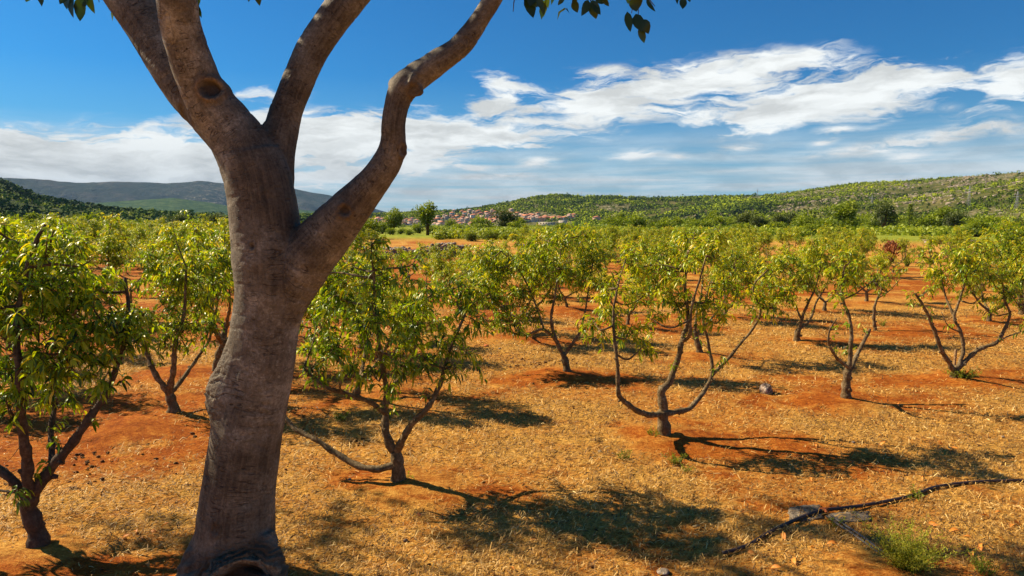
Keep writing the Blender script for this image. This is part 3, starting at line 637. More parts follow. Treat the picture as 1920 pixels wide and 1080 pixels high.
# ---------------------------------------------------------------- generic orchard trees
def proto_peach(seed, hue, size, full, far=False):
    r = np.random.default_rng(seed); root = empty('peach_tree', (0, 0, 0), 'peach tree', 'peach tree', 'peach trees in the orchard')
    T = Tree(root, seed); T.lq = []
    th = r.uniform(.22, .42) * size; lean = r.normal(size=2) * .05
    top = np.array([lean[0], lean[1], th]); T.trunk([np.array([0, 0, -.08]), np.array([0, 0, .03]), top * .5, top], [.08, .065, .052, .05])
    nl = int(r.integers(3, 5)); a0 = r.uniform(0, 6)
    for k in range(nl):
        a = a0 + k * 2 * math.pi / nl + r.normal() * .25; out = r.uniform(.5, .85) * size; z1 = r.uniform(.75, 1.0) * size; z2 = r.uniform(1.35, 1.75) * size
        d = np.array([math.cos(a), math.sin(a), 0])
        e1 = top + d * out * .45 + [0, 0, (z1 - th) * .35]; e2 = top + d * out * .85 + [0, 0, z1 - th]; e3 = top + d * out * (1 + r.uniform(-.2, .2)) + [0, 0, z2 - th]
        T.limb([top - [0, 0, .03], e1, e2, e3], [.036, .03, .022, .009])
        b = a + r.choice([-1, 1]) * r.uniform(.5, .9); d2 = np.array([math.cos(b), math.sin(b), 0])
        e4 = e2 + d2 * .35 * size + [0, 0, .45 * size]
        T.limb([e1 + (e2 - e1) * .7, (e2 + e4) / 2 + [0, 0, -.05], e4], [.02, .014, .007])
        for c, R in ((e3, .36), (e4, .34), ((e2 + e3) / 2 + d * .15 + [0, 0, .1], .33), ((e3 + top) / 2 + [0, 0, .45], .30), (e3 + [0, 0, .25], .26), (e2 + d * .15, .24)):
            if r.random() < full: T.blob(c + r.normal(size=3) * .08, R * size * r.uniform(.85, 1.1), hue + r.normal() * .04, .95)
    T.finish(); return root
PROTO = [proto_peach(s, h + .07, z, f) for s, h, z, f in ((101, .02, 1.10, .95), (102, .12, 1.0, .9), (103, .06, 1.05, .9), (104, .18, .98, .75), (105, .0, 1.18, .95), (106, .10, .95, .55), (107, .05, 1.12, 1.0), (108, .14, 1.04, .85))]
used = set()
ORD = ['first', 'second', 'third', 'fourth', 'fifth', 'sixth', 'seventh', 'eighth', 'ninth', 'tenth', 'eleventh', 'twelfth', 'thirteenth', 'fourteenth', 'fifteenth', 'sixteenth', 'seventeenth', 'eighteenth', 'nineteenth', 'twentieth']
DESC = ['tall rounded green', 'yellowing medium', 'spreading green', 'thin yellow green', 'large dark green', 'sparse open', 'dense bushy', 'wide golden green']
def place_orchard():
    r = np.random.default_rng(77)
    for j in range(0, 15):
        row = []
        for i in range(-16, 20):
            p = lattice(i, j) + r.normal(size=2) * .22; x, y = p; k = int(r.integers(8)); s = r.uniform(.88, 1.12); rz = r.uniform(0, 6.28)
            miss = r.random()
            if (i, j) in HERO_IJ or y < 5.5: continue
            if abs(x) > .75 * y + 1.6: continue
            px = 960 + FPX * x / y; dist = math.hypot(x, y)
            if dist > 56: continue
            if px > 690 and px < 960 and dist > 31: continue
            if 690 < px < 960 and 14 < dist and miss > .55: continue          # gap before the stone wall
            if px > 1300 and dist > 46: continue
            dens = .93 if px < 500 else (.80 if px < 1000 else (.85 if px < 1350 else .66))
            if j <= 2: dens = 1.0 if not (700 < px < 960 and j == 2) else .6
            if px > 1650 and 20 < dist < 30: dens = .5
            if miss > dens: continue
            if px < 500: s *= 1.02
            else: s *= .76 if px < 1350 else .86
            if px > 1300: k = (1, 2, 3, 5, 7, 3, 2, 7)[k]
            row.append((x, y, k, s, rz))
        row.sort(key=lambda q: q[0] / q[1])
        for n, (x, y, k, s, rz) in enumerate(row):
            o = PROTO[k] if k not in used else copy_tree(PROTO[k]); used.add(k)
            o.location = (x, y, float(gz(x, y)) + .03); o.scale = (s, s, s); o.rotation_euler = (0, 0, rz)
            o['label'] = f'{DESC[k]} peach tree, {ORD[min(n, 19)]} from left in {ORD[j]} row from front'
            o['group'] = 'peach trees in the orchard'
place_orchard()
for k, p in enumerate(PROTO):
    if k not in used:
        for c in list(p.children): bpy.data.objects.remove(c)
        bpy.data.objects.remove(p)
# ---------------------------------------------------------------- the big grey tree in front
def build_main():
    g = ground_pt(440, 1095); Y0 = g.y; o = np.array([g.x, g.y, g.z])
    root = empty('tree', g, 'big smooth grey tree trunk forking into thick limbs, closest to the viewer', 'tree')
    def P(pts): return np.array([at(p[0] + 2, p[1], Y0 + p[3]) - o for p in pts]), np.array([.92 * p[2] / FPX * (Y0 + p[3]) for p in pts])
    trunk = [(430, 1140, 112, 0), (434, 1085, 96, 0), (440, 1000, 82, 0), (447, 911, 74, 0), (460, 822, 72, 0), (473, 755, 68, 0), (487, 689, 66, 0), (498, 600, 67, 0), (506, 545, 70, 0), (505, 490, 73, 0), (496, 425, 69, 0), (484, 345, 66, 0), (466, 290, 62, 0)]
    body = [(484, 345, 64, 0), (455, 280, 58, 0), (425, 235, 52, -.02), (398, 200, 48, -.05), (372, 155, 42, -.1), (352, 100, 40, -.16), (337, 50, 39, -.22), (330, 0, 38, -.28), (322, -60, 36, -.34), (312, -150, 33, -.4), (290, -300, 28, -.5), (280, -480, 20, -.6)]
    back = [(440, 262, 50, .05), (395, 215, 46, .1), (350, 165, 45, .16), (312, 105, 45, .22), (280, 50, 46, .28), (247, 0, 48, .34), (205, -60, 46, .42), (140, -150, 42, .5), (60, -280, 36, .7), (-40, -450, 28, .9)]
    mid = [(500, 400, 50, .05), (508, 330, 44, .1), (518, 280, 36, .14), (530, 225, 33, .18), (546, 180, 31, .2), (562, 140, 31, .22), (580, 100, 31, .24), (604, 62, 32, .26), (642, 10, 33, .28), (690, -50, 31, .3), (740, -130, 28, .4), (790, -250, 24, .5), (820, -400, 18, .6)]
    right = [(503, 610, 56, 0), (528, 548, 60, 0), (562, 498, 58, -.01), (604, 448, 52, -.04), (648, 398, 42, -.1), (680, 362, 35, -.13), (706, 330, 31, -.16), (728, 295, 28, -.18), (735, 265, 25, -.2), (736, 232, 23, -.22), (742, 195, 25, -.22), (756, 163, 29, -.22), (785, 140, 27, -.2), (822, 114, 25, -.2), (852, 94, 22, -.2), (876, 68, 21, -.2), (898, 36, 19, -.2), (920, 0, 19, -.2), (945, -45, 17, -.2), (985, -110, 16, -.1), (1040, -200, 14, 0), (1110, -300, 11, .1)]
    L = []; allr = []
    A = Acc(); segs = []
    def add(pts, bumpy=.035, seed=0):
        p, r = P(pts); q, rr = resample(p, r, .03)
        v, f = tube(q, rr, 40, bumpy, 3.2, seed=seed); A.add(v, f); segs.append((q, rr)); return q, rr
    qt, _ = add(trunk, .03, 1); qb, _ = add(body, .03, 2); add(back, .035, 3); add(mid, .04, 4); qr, _ = add(right, .05, 5)
    def lump(pts, n=18, bumpy=.2, seed=0, bs=14):
        p, r = P(pts); q, rr = resample(p, r, .02); v, f = tube(q, rr, n, bumpy, bs, seed=seed); A.add(v, f)
    # side burl, root flare, nubs and collars
    lump([(390, 985, 20, -.05), (376, 1040, 34, -.10), (360, 1085, 40, -.12), (350, 1140, 50, -.15)], 20, .2, 5)
    lump([(490, 1000, 25, -.08), (500, 1050, 32, -.12), (510, 1100, 40, -.15)], 20, .2, 6)
    lump([(441, 1110, 80, -.10), (441, 1100, 72, -.22), (441, 1098, 62, -.34)], 30, .12, 8)
    lump([(495, 240, 9, .1), (499, 228, 5, .1)], 10, .3, 9)
    lump([(750, 275, 13, -.2), (757, 288, 10, -.2), (760, 283, 6, -.2)], 12, .3, 10, 30); lump([(772, 168, 14, -.25), (788, 172, 8, -.25), (793, 170, 5, -.25)], 12, .3, 11, 30)
    lump([(735, 158, 14, -.22), (727, 162, 6, -.22)], 10, .3, 12); lump([(878, 52, 13, -.22), (872, 48, 9, -.22)], 12, .2, 13); lump([(768, 152, 30, -.24), (778, 158, 27, -.24)], 16, .15, 14)
    def knot(px, py, d, rp):
        t = np.linspace(0, 2 * math.pi, 18); lump([(px + rp * math.cos(q), py + rp * 1.05 * math.sin(q), rp * .33, d) for q in t], 10, .2, px)
    by = {}
    for f in A.F: by.setdefault(f.shape[1], []).append(f)
    ob = mesh_np('trunk', np.concatenate(A.V), [np.concatenate(f) for f in by.values()])
    m = ob.modifiers.new('r', 'REMESH'); m.mode = 'VOXEL'; m.voxel_size = .0095; m.adaptivity = 0
    s = ob.modifiers.new('s', 'SMOOTH'); s.factor = .6; s.iterations = 12
    me = bpy.data.meshes.new_from_object(ob.evaluated_get(bpy.context.evaluated_depsgraph_get())); bpy.data.objects.remove(ob)
    n = len(me.vertices); V = np.empty(n * 3, np.float32); me.vertices.foreach_get('co', V); V = V.reshape(-1, 3).astype(float)
    N = np.empty(n * 3, np.float32); me.vertices.foreach_get('normal', N); N = N.reshape(-1, 3).astype(float)
    # limb coordinates: distance along and angle around the nearest limb
    best = np.full(n, 9.); al = np.zeros(n); ang = np.zeros(n)
    for k, (q, rr) in enumerate(segs):
        s_ = np.concatenate([[0], np.cumsum(np.linalg.norm(np.diff(q, axis=0), axis=1))])
        for c0 in range(0, n, 20000):
            v = V[c0:c0 + 20000]; D = np.linalg.norm(v[:, None] - q[None], axis=2) - rr[None]; i = D.argmin(1); dm = D[np.arange(len(v)), i]
            T = np.gradient(q, axis=0)[i]; T /= np.linalg.norm(T, axis=1)[:, None]; w = v - q[i]; sl = s_[i] + (w * T).sum(1)
            U = np.cross(T, [0, 1.0, 0]); U /= np.linalg.norm(U, axis=1)[:, None]; W = np.cross(T, U); an = np.arctan2((w * U).sum(1), -(w * W).sum(1) * np.sign(1))
            b = best[c0:c0 + 20000]; ok = dm < b - (.01 if k else 0); b[ok] = dm[ok]; best[c0:c0 + 20000] = b
            al[c0:c0 + 20000][ok] = sl[ok] + k * 7.3; ang[c0:c0 + 20000][ok] = an[ok]
    # relief: soft swelling and girdling folds
    fold = fbm(al * 9, ang * .5, None, 3); f = -np.exp(-((fold - .5) / .035) ** 2) * np.clip((vnoise(al * 2.5, ang * 1.2 + 7) - .45) * 4, 0, 1)
    V += N * (.0045 * f + .010 * (fbm(V[:, 0] * 6, V[:, 1] * 6, V[:, 2] * 6, 3) - .5) + .004 * (fbm(V[:, 0] * 22, V[:, 1] * 22, V[:, 2] * 22, 3) - .5))[:, None]
    hollow = np.zeros(n); scar = np.zeros(n)
    # callus bulging from the left flank, and the root folds over the hollow
    zc = at(385, 730, Y0)[2] - o[2]; dz = V[:, 2] - zc; pr = np.where(dz > 0, np.exp(-(dz / .27) ** 2), np.exp(-(dz / .16) ** 2)) * sstep(.15, .95, -N[:, 0] + .25 * N[:, 1]) * (np.abs(dz) < .7)
    wr = fbm(V[:, 1] * 9 + V[:, 2] * 5, V[:, 2] * 9 + V[:, 1] * 6, V[:, 0] * 7, 4); V += np.array([-1, -.35, 0]) * (pr * (.088 + .075 * (wr - .5) - .02 * (np.abs(fbm(V[:, 1] * 12, V[:, 2] * 16, V[:, 0] * 8, 3) - .5) < .035)))[:, None]; scar = np.maximum(scar, .75 * sstep(.15, .7, pr) * sstep(.42, .6, wr))
    zz = V[:, 2]; rf = sstep(.50, .12, zz) * (zz > -.3); u_ = np.arctan2(V[:, 0], -V[:, 1]); V += N * (rf * .035 * (np.abs(fbm(u_ * 1.2 + 5, zz * 11 + np.abs(u_) * 1.6, None, 4) - .5) * 3 - .4))[:, None]
    def carve(px, py, dY, rx, ry, depth, lip=.35, rough=.6, hol=1.0, yr=.6):
        nonlocal V, hollow, scar
        c = at(px, py, Y0 + dY) - o; sc = (Y0 + dY) / FPX; u = (V[:, 0] - c[0]) / (rx * sc); w = (V[:, 2] - c[2]) / (ry * sc); e = np.hypot(u, w) * (1 + .18 * (fbm(u * 1.5, w * 1.5, None, 2) - .5))
        front = (N[:, 1] < .15) & (V[:, 1] < c[1] + yr)
        k = (1 - sstep(.55, 1.0, e)) * front; lp = np.exp(-((e - 1.15) / .25) ** 2) * front
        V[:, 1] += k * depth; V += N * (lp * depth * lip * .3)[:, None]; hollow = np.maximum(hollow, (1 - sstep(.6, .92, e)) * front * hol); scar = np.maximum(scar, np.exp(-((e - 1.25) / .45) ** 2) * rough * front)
    carve(447, 1102, -.3, 62, 48, .10, .55, 1.0, 1.0, .3)
    carve(404, 172, -.1, 16, 17, .04, 1.1, .6, .8); carve(655, 395, -.1, 11, 11, .015, 1.0, .7, .8); carve(497, 459, 0, 5, 6, .012, .8, .3, .9); carve(757, 283, -.2, 6, 12, .01, .5, .8, .7)
    carve(776, 168, -.3, 9, 10, .01, .6, .8, .5); carve(357, 236, .1, 12, 40, .012, .2, .6, .25); carve(432, 962, 0, 7, 12, .006, .4, .4, .3)
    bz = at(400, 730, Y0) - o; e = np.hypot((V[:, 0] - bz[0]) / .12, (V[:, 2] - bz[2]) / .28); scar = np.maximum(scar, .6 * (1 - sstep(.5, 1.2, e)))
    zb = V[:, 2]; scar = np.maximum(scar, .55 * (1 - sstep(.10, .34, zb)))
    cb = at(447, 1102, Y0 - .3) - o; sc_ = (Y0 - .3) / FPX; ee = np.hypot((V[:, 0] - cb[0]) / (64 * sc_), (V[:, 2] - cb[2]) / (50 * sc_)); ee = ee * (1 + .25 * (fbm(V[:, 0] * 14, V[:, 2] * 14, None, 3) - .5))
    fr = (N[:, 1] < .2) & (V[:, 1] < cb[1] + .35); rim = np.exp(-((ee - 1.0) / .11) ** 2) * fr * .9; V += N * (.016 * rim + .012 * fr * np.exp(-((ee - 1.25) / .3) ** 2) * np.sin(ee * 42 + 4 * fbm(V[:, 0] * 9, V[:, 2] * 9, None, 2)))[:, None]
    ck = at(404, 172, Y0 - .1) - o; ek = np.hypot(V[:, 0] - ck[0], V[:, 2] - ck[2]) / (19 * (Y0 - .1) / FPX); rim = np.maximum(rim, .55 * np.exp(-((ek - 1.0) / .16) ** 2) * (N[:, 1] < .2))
    me.vertices.foreach_set('co', V.astype(np.float32).ravel()); me.update()
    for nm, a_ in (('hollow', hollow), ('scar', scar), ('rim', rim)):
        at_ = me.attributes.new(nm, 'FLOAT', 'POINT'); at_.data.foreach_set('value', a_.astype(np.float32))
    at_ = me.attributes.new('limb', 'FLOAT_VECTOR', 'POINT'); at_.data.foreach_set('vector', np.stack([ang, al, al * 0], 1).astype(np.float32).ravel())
    me.polygons.foreach_set('use_smooth', np.ones(len(me.polygons), bool)); me.materials.clear(); me.materials.append(M_main); me.name = 'trunk'
    ob = bpy.data.objects.new('trunk', me); COL.objects.link(ob); ob.parent = root
    # upper branches and the canopy that shades trunk and ground, above the picture
    r = np.random.default_rng(4)
    def bl(P_, L_): return broad(P_, L_, r)
    def broad(A_, pts, tint, L_=.13, W_=.062, dr=.9):
        n_ = len(pts); D = rdir(n_, -.3, r); v, f, t = leaves(np.asarray(pts), D, L_ * r.uniform(.7, 1.2, n_), W_ * r.uniform(.8, 1.2, n_), np.clip(tint + r.normal(0, .2, n_), 0, 1), dr, r, .25); A_.add(v, f, tint=t)
    can = Acc(); br = Acc()
    ends = [P([(280, -480, 20, -.6)])[0][0], P([(-40, -450, 28, .9)])[0][0], P([(820, -400, 18, .6)])[0][0], P([(1110, -300, 11, .1)])[0][0]]
    cen = [np.array([-3.4, 5.6, 4.9]), np.array([-3.0, 4.8, 5.2]), np.array([-2.3, 5.2, 5.6]), np.array([-1.4, 5.0, 5.9]), np.array([-.3, 4.9, 5.6]), np.array([.7, 4.6, 4.9]), np.array([-3.9, 5.0, 4.7]), np.array([-2.6, 4.3, 6.3]), np.array([-1.0, 4.4, 6.6]), np.array([.4, 4.2, 5.9]), np.array([-4.2, 5.7, 5.3]), np.array([-1.9, 4.0, 5.2]), np.array([-3.2, 5.2, 5.9]), np.array([-4.6, 5.0, 5.9]), np.array([.1,4.8,4.8]), np.array([-5.4, 8.2, 6.0]), np.array([-6.6, 8.3, 6.2]), np.array([-4.5, 8.0, 6.1]), np.array([-7.6, 8.3, 6.1]), np.array([-3.6, 7.9, 6.2]), np.array([-8.6, 8.2, 6.1]), np.array([-9.6, 8.1, 6.0]), np.array([-6.0, 7.8, 6.6]), np.array([-5.0, 8.6, 6.6])]
    for c in cen:
        c = c - o + np.array([0, 0, g.z * 0]); e_ = min(ends, key=lambda q: np.linalg.norm(q - c)); md = (e_ + c) / 2 + [0, 0, .15]
        cat(limb_tube([e_, md, c], [.05, .035, .02], c[0], 7, .08, False, r)[0], br)
        for k in range(7):
            d = rdir(1, .1, r)[0]; e2 = c + d * r.uniform(.4, .8); q = np.linspace(0, 1, 5)[:, None]; pts = c + (e2 - c) * q + np.array([0, 0, -.18]) * q ** 2
            br.add(*tube(pts, np.linspace(.012, .003, 5), 4))
            tt = r.uniform(.2, 1, 20)[:, None]; lp = c + (e2 - c) * tt + np.array([0, 0, -.18]) * tt ** 2 + r.normal(size=(20, 3)) * .06
            lp = lp[lp[:, 2] + g.z > 1.0]; broad(can, lp, .5)
    # sprays hanging into the top of the picture: (anchor px, py, depth), leaf tips
    def spray(anchor, tw, leaves_px, d):
        a_ = at(anchor[0], anchor[1], d) - o; S = Acc()
        for t in tw:
            pts = np.array([at(p[0], p[1], d + .02 * i) - o for i, p in enumerate([anchor] + t)]); q, rr = resample(pts, np.linspace(.006, .002, len(pts)), .02); br.add(*tube(q, rr, 5))
        for (x0, y0, x1, y1, w) in leaves_px:
            p0 = at(x0, y0, d) - o; p1 = at(x1, y1, d + r.uniform(-.04, .04)) - o; D = (p1 - p0); Ln = np.linalg.norm(D); sc = d / FPX
            s0 = np.array([D[2], 0, -D[0]]); s0 /= np.linalg.norm(s0) + 1e-9; s0 = s0 + np.array([0, r.uniform(-.5, .5), 0]); q = np.array([0, .18, .4, .65, .86, 1.0]); wd = np.array([.06, .75, 1, .82, .4, .0]) * w * sc * .5
            cur = np.array([r.uniform(-.06, .06) * Ln, r.uniform(-.1, .1) * Ln, 0]); mid_ = p0 + D * q[:, None] + cur * np.sin(q * math.pi)[:, None]
            up = np.array([0, -.35, .0]); Vv = np.concatenate([mid_ + (s0 + up * .5) * wd[:, None], mid_, mid_ - (s0 - up * .5) * wd[:, None]])
            i = np.arange(5); S.add(Vv, np.concatenate([np.stack([i, i + 1, i + 7, i + 6], -1), np.stack([i + 6, i + 7, i + 13, i + 12], -1)]), tint=r.uniform(.1, .8))
        S.build('leaf_spray', M_dark, root, True)
    spray((150, -60), [[(140, -20), (145, 6)], [(172, -15), (166, 8)]], [(118, -12, 126, 18, 17), (137, -8, 138, 34, 16), (148, -5, 150, 40, 19), (165, -14, 178, 26, 15), (158, -12, 160, 14, 13), (128, -14, 112, 8, 14)], 4.4)
    spray((365, -60), [[(372, -20), (366, 5)]], [(366, -4, 372, 46, 12), (372, -12, 366, 20, 13), (368, 8, 378, 34, 9)], 4.2)
    spray((475, -50), [[(478, -20)]], [(472, -16, 466, 4, 10), (480, -18, 487, 11, 13)], 4.2)
    spray((1005, -60), [[(998, -20), (994, 0)], [(968, -10), (962, 22)]], [(988, -12, 1000, 34, 22), (1003, -10, 1018, 18, 17), (985, -10, 1008, 14, 14), (1000, -14, 992, 12, 18)], 4.1)
    spray((1062, -60), [[(1058, -15), (1050, 6)], [(1076, -8), (1082, 8)]], [(1058, -4, 1046, 10, 9), (1076, 0, 1083, 24, 15), (1082, -10, 1072, 10, 9)], 4.1)
    spray((1120, -60), [[(1105, -10), (1112, 8)], [(1130, -4), (1142, 6)]], [(1103, 0, 1090, 30, 16), (1110, 0, 1118, 36, 20), (1112, 2, 1126, 28, 15), (1116, 0, 1134, 6, 10), (1128, -6, 1142, 12, 10)], 4.1)
    spray((1195, -60), [[(1190, -10), (1184, 25)], [(1196, -10), (1197, 30)], [(1205, -10), (1218, 0), (1228, 12)]], [(1186, -6, 1194, 22, 19), (1200, -10, 1196, 18, 14), (1176, 22, 1182, 60, 15), (1192, 26, 1204, 60, 20), (1204, 36, 1216, 64, 20), (1198, 52, 1208, 81, 16), (1212, -2, 1229, 22, 8), (1175, -8, 1178, 8, 8)], 4.0)
    spray((1280, -50), [[(1275, -15)], [(1286, -10)]], [(1268, -10, 1270, 8, 6), (1282, -4, 1280, 17, 15), (1290, -8, 1294, 4, 9)], 4.0)
    br.build('branches', M_darkbark, root, True); can.build('crown', M_dark, root)
build_main()

# ---------------------------------------------------------------- things lying on the near ground
def stone(name, c, size, m, seed, label, cat_, group=None, flat=.7, sub=3, rough=.5):
    bm = bmesh.new(); bmesh.ops.create_icosphere(bm, subdivisions=sub, radius=1); V = np.array([v.co[:] for v in bm.verts])
    r = np.random.default_rng(seed)
    for _ in range(9):                                      # chipped facets
        d = rdir(1, 0, r)[0]; lim = r.uniform(.62, .9); ex = np.clip(V @ d - lim, 0, None); V -= ex[:, None] * d * .9
    V *= (1 + rough * .35 * (fbm(V[:, 0] * 2.2 + seed, V[:, 1] * 2.2, V[:, 2] * 2.2, 4) - .5))[:, None]
    V *= np.array([size[0], size[1], size[2]]); F = np.array([[v.index for v in f.verts] for f in bm.faces]); bm.free()
    o = mesh_np(name, V, [F], m, None, None, False); o.location = c; o.location.z += size[2] * .55; o.rotation_euler = (0, 0, r.uniform(0, 6)); return tag(o, label, cat_, group)
stone('rock', ground_pt(1437, 737), (.115, .10, .095), M_rockd, 3, 'rough brown and white field stone alone between two pruned peach trees', 'rock')
stone('rock', ground_pt(25, 1068), (.055, .05, .03), M_stone, 5, 'tan stone in the straw at the lower left corner', 'rock')
stone('rock', ground_pt(1243, 1074), (.045, .05, .02), M_stone, 6, 'flat pale stone at the bottom edge of the picture', 'rock')
stone('rock', ground_pt(787, 966), (.035, .02, .012), M_clay, 7, 'flat red brick chip in the straw near the shadow of the wide peach tree', 'rock')
stone('rock', ground_pt(912, 650), (.06, .05, .03), M_clay, 8, 'orange clod of fired clay on the straw beside the elbowed limb', 'rock')
r0 = np.random.default_rng(8)
for k, (x, y, s) in enumerate(sorted([(937, 655, .03), (920, 664, .025), (1125, 848, .022), (1208, 846, .018), (1149, 851, .014), (965, 822, .014), (870, 795, .016), (1102, 898, .013), (1275, 865, .014), (760, 1015, .02), (1880, 820, .02), (1600, 830, .02), (1480, 700, .02), (134, 957, .016), (700, 830, .015), (1010, 770, .016), (655, 900, .018)])):
    stone('pebble', ground_pt(x, y), (s * 1.2, s, s * .7), M_stone, 20 + k, f'small pale stone in the straw, {ordn(k + 1)} from the left', 'pebble', 'small pale stones in the straw', sub=2)
def clods():
    r = np.random.default_rng(12); k = 0
    spots = [(1000, 682, 70, 14, 60), (1000, 700, 40, 20, 16), (170, 860, 50, 25, 26), (150, 910, 50, 25, 16), (660, 830, 30, 8, 8), (240, 820, 120, 40, 30), (850, 690, 40, 10, 8)]
    bm = bmesh.new(); bmesh.ops.create_icosphere(bm, subdivisions=1, radius=1); B = np.array([v.co[:] for v in bm.verts]); F = np.array([[v.index for v in f.verts] for f in bm.faces]); bm.free(); A = Acc()
    for (cx, cy, sx, sy, n) in spots:
        for _ in range(n):
            p = ground_pt(cx + r.normal() * sx * .5, cy + r.normal() * sy * .5); s = r.uniform(.008, .026)
            A.add(B * s * r.uniform(.6, 1.3, (len(B), 1)) * [1.2, 1, .7] + np.array(p) + [0, 0, s * .3], F)
    for _ in range(1500):
        y = 4 + 16 * r.random() ** 1.5; x = (r.random() * 2 - 1) * y * .78; s = r.uniform(.003, .013) * (1.6 if r.random() < .05 else 1)
        A.add(B * s * r.uniform(.6, 1.3, (len(B), 1)) * [1.2, 1, .8] + [x, y, float(gz(x, y)) + s * .4], F)
    tag(A.build('soil_clods', M_clod), 'dark crumbs of soil scattered through the straw', 'soil clods', None, 'stuff')
clods()
def straw():
    r = np.random.default_rng(14); n = 340000
    y = 3.2 + 15 * r.random(n) ** 1.55; x = (r.random(n) * 2 - 1) * (y * .80 + 1.6)
    keep = r.random(n) < np.clip(1.0 - 1.05 * soilf(x, y), .08, 1)
    x, y = x[keep], y[keep]; n = len(x); z = gz(x, y) + .004 + .02 * r.random(n)
    P = np.stack([x, y, z], 1); a = r.normal(.5, 1.0, n); L = r.uniform(.02, .075, n) * (1 + .02 * y); up = np.abs(r.normal(0, .33, n)) + .6 * (r.random(n) < .2); D = np.stack([np.cos(a), np.sin(a), up], 1) * L[:, None]
    w = (.0009 + .00024 * y) * r.uniform(.7, 1.6, n); S = np.stack([-np.sin(a), np.cos(a), r.normal(0, .5, n)], 1) * w[:, None]
    sag = np.array([0, 0, -1]) * (L * up * .9)[:, None]
    V = np.stack([P - S, P + S, P + D * .55 - S * .8, P + D * .55 + S * .8, P + D + sag], 1).reshape(-1, 3); b = np.arange(n)[:, None] * 5
    tint = np.clip(r.normal(.44, .27, n) + .5 * (fbm(x * .7 + 3, y * .7, None, 3) - .5), 0, 1)
    o = mesh_np('straw', V, [b + np.array([[0, 1, 3, 2]]), b + np.array([[2, 3, 4]])], M_straw, None, dict(tint=np.repeat(tint, 5)))
    tag(o, 'dry cut straw and grass litter covering the orchard floor', 'straw', None, 'stuff')
straw()
def litter():
    r = np.random.default_rng(15); spots = [(1520, 902), (1540, 867), (1655, 836), (1530, 838), (1688, 802), (1762, 832), (1838, 928), (1848, 972), (1875, 1015), (1872, 965), (1815, 1012), (1790, 1000), (1770, 1035), (1822, 1045), (1880, 1065), (1905, 985), (1640, 1072), (1455, 1068), (1492, 1056), (1560, 1022), (1525, 1030), (1410, 1040), (1895, 990), (1842, 1030), (1640, 795), (1685, 760), (1660, 745), (1470, 1010), (300, 1015), (290, 1000), (268, 1012), (310, 990), (275, 1065), (238, 1010), (256, 1000), (1180, 1040), (960, 1070), (1000, 1015), (1790, 845), (1730, 900), (1750, 985), (1895, 905), (1915, 1050), (620, 1010), (905, 905)]
    first = None
    spots.sort()
    for k, (px, py) in enumerate(spots):
        p = ground_pt(px, py, .012)
        if first is None:
            A = Acc(); n = 9; u = np.linspace(0, 1, n); w = np.sin(np.pi * u ** .85) * .017; zc = .012 * np.sin(u * 3.1) + .004
            c = np.stack([u * .085 - .042, np.zeros(n), zc], 1); Lf = c + np.stack([u * 0, w, w * .55], 1); Rt = c - np.stack([u * 0, w, -w * .55], 1); i = np.arange(n - 1)
            A.add(np.concatenate([Lf, c, Rt]), np.concatenate([np.stack([i, i + n, i + n + 1, i + 1], -1), np.stack([i + n, i + 2 * n, i + 2 * n + 1, i + n + 1], -1)]), tint=.5)
            A.add(*tube(np.array([[-.06, 0, .004], [-.042, 0, .006]]), [.0012, .0012], 4), tint=.2)
            first = A.build('fallen_leaf', M_litter, None, True); o = first
        else: o = first.copy(); COL.objects.link(o)
        s = r.uniform(.6, 1.15); o.location = p; o.rotation_euler = (r.normal() * .5, r.normal() * .4, r.uniform(0, 6.28)); o.scale = (s, s, s)
        tag(o, f'curled orange fallen leaf on the straw, {ordn(k + 1)} from the left', 'fallen leaf', 'orange fallen leaves in the straw')
litter()
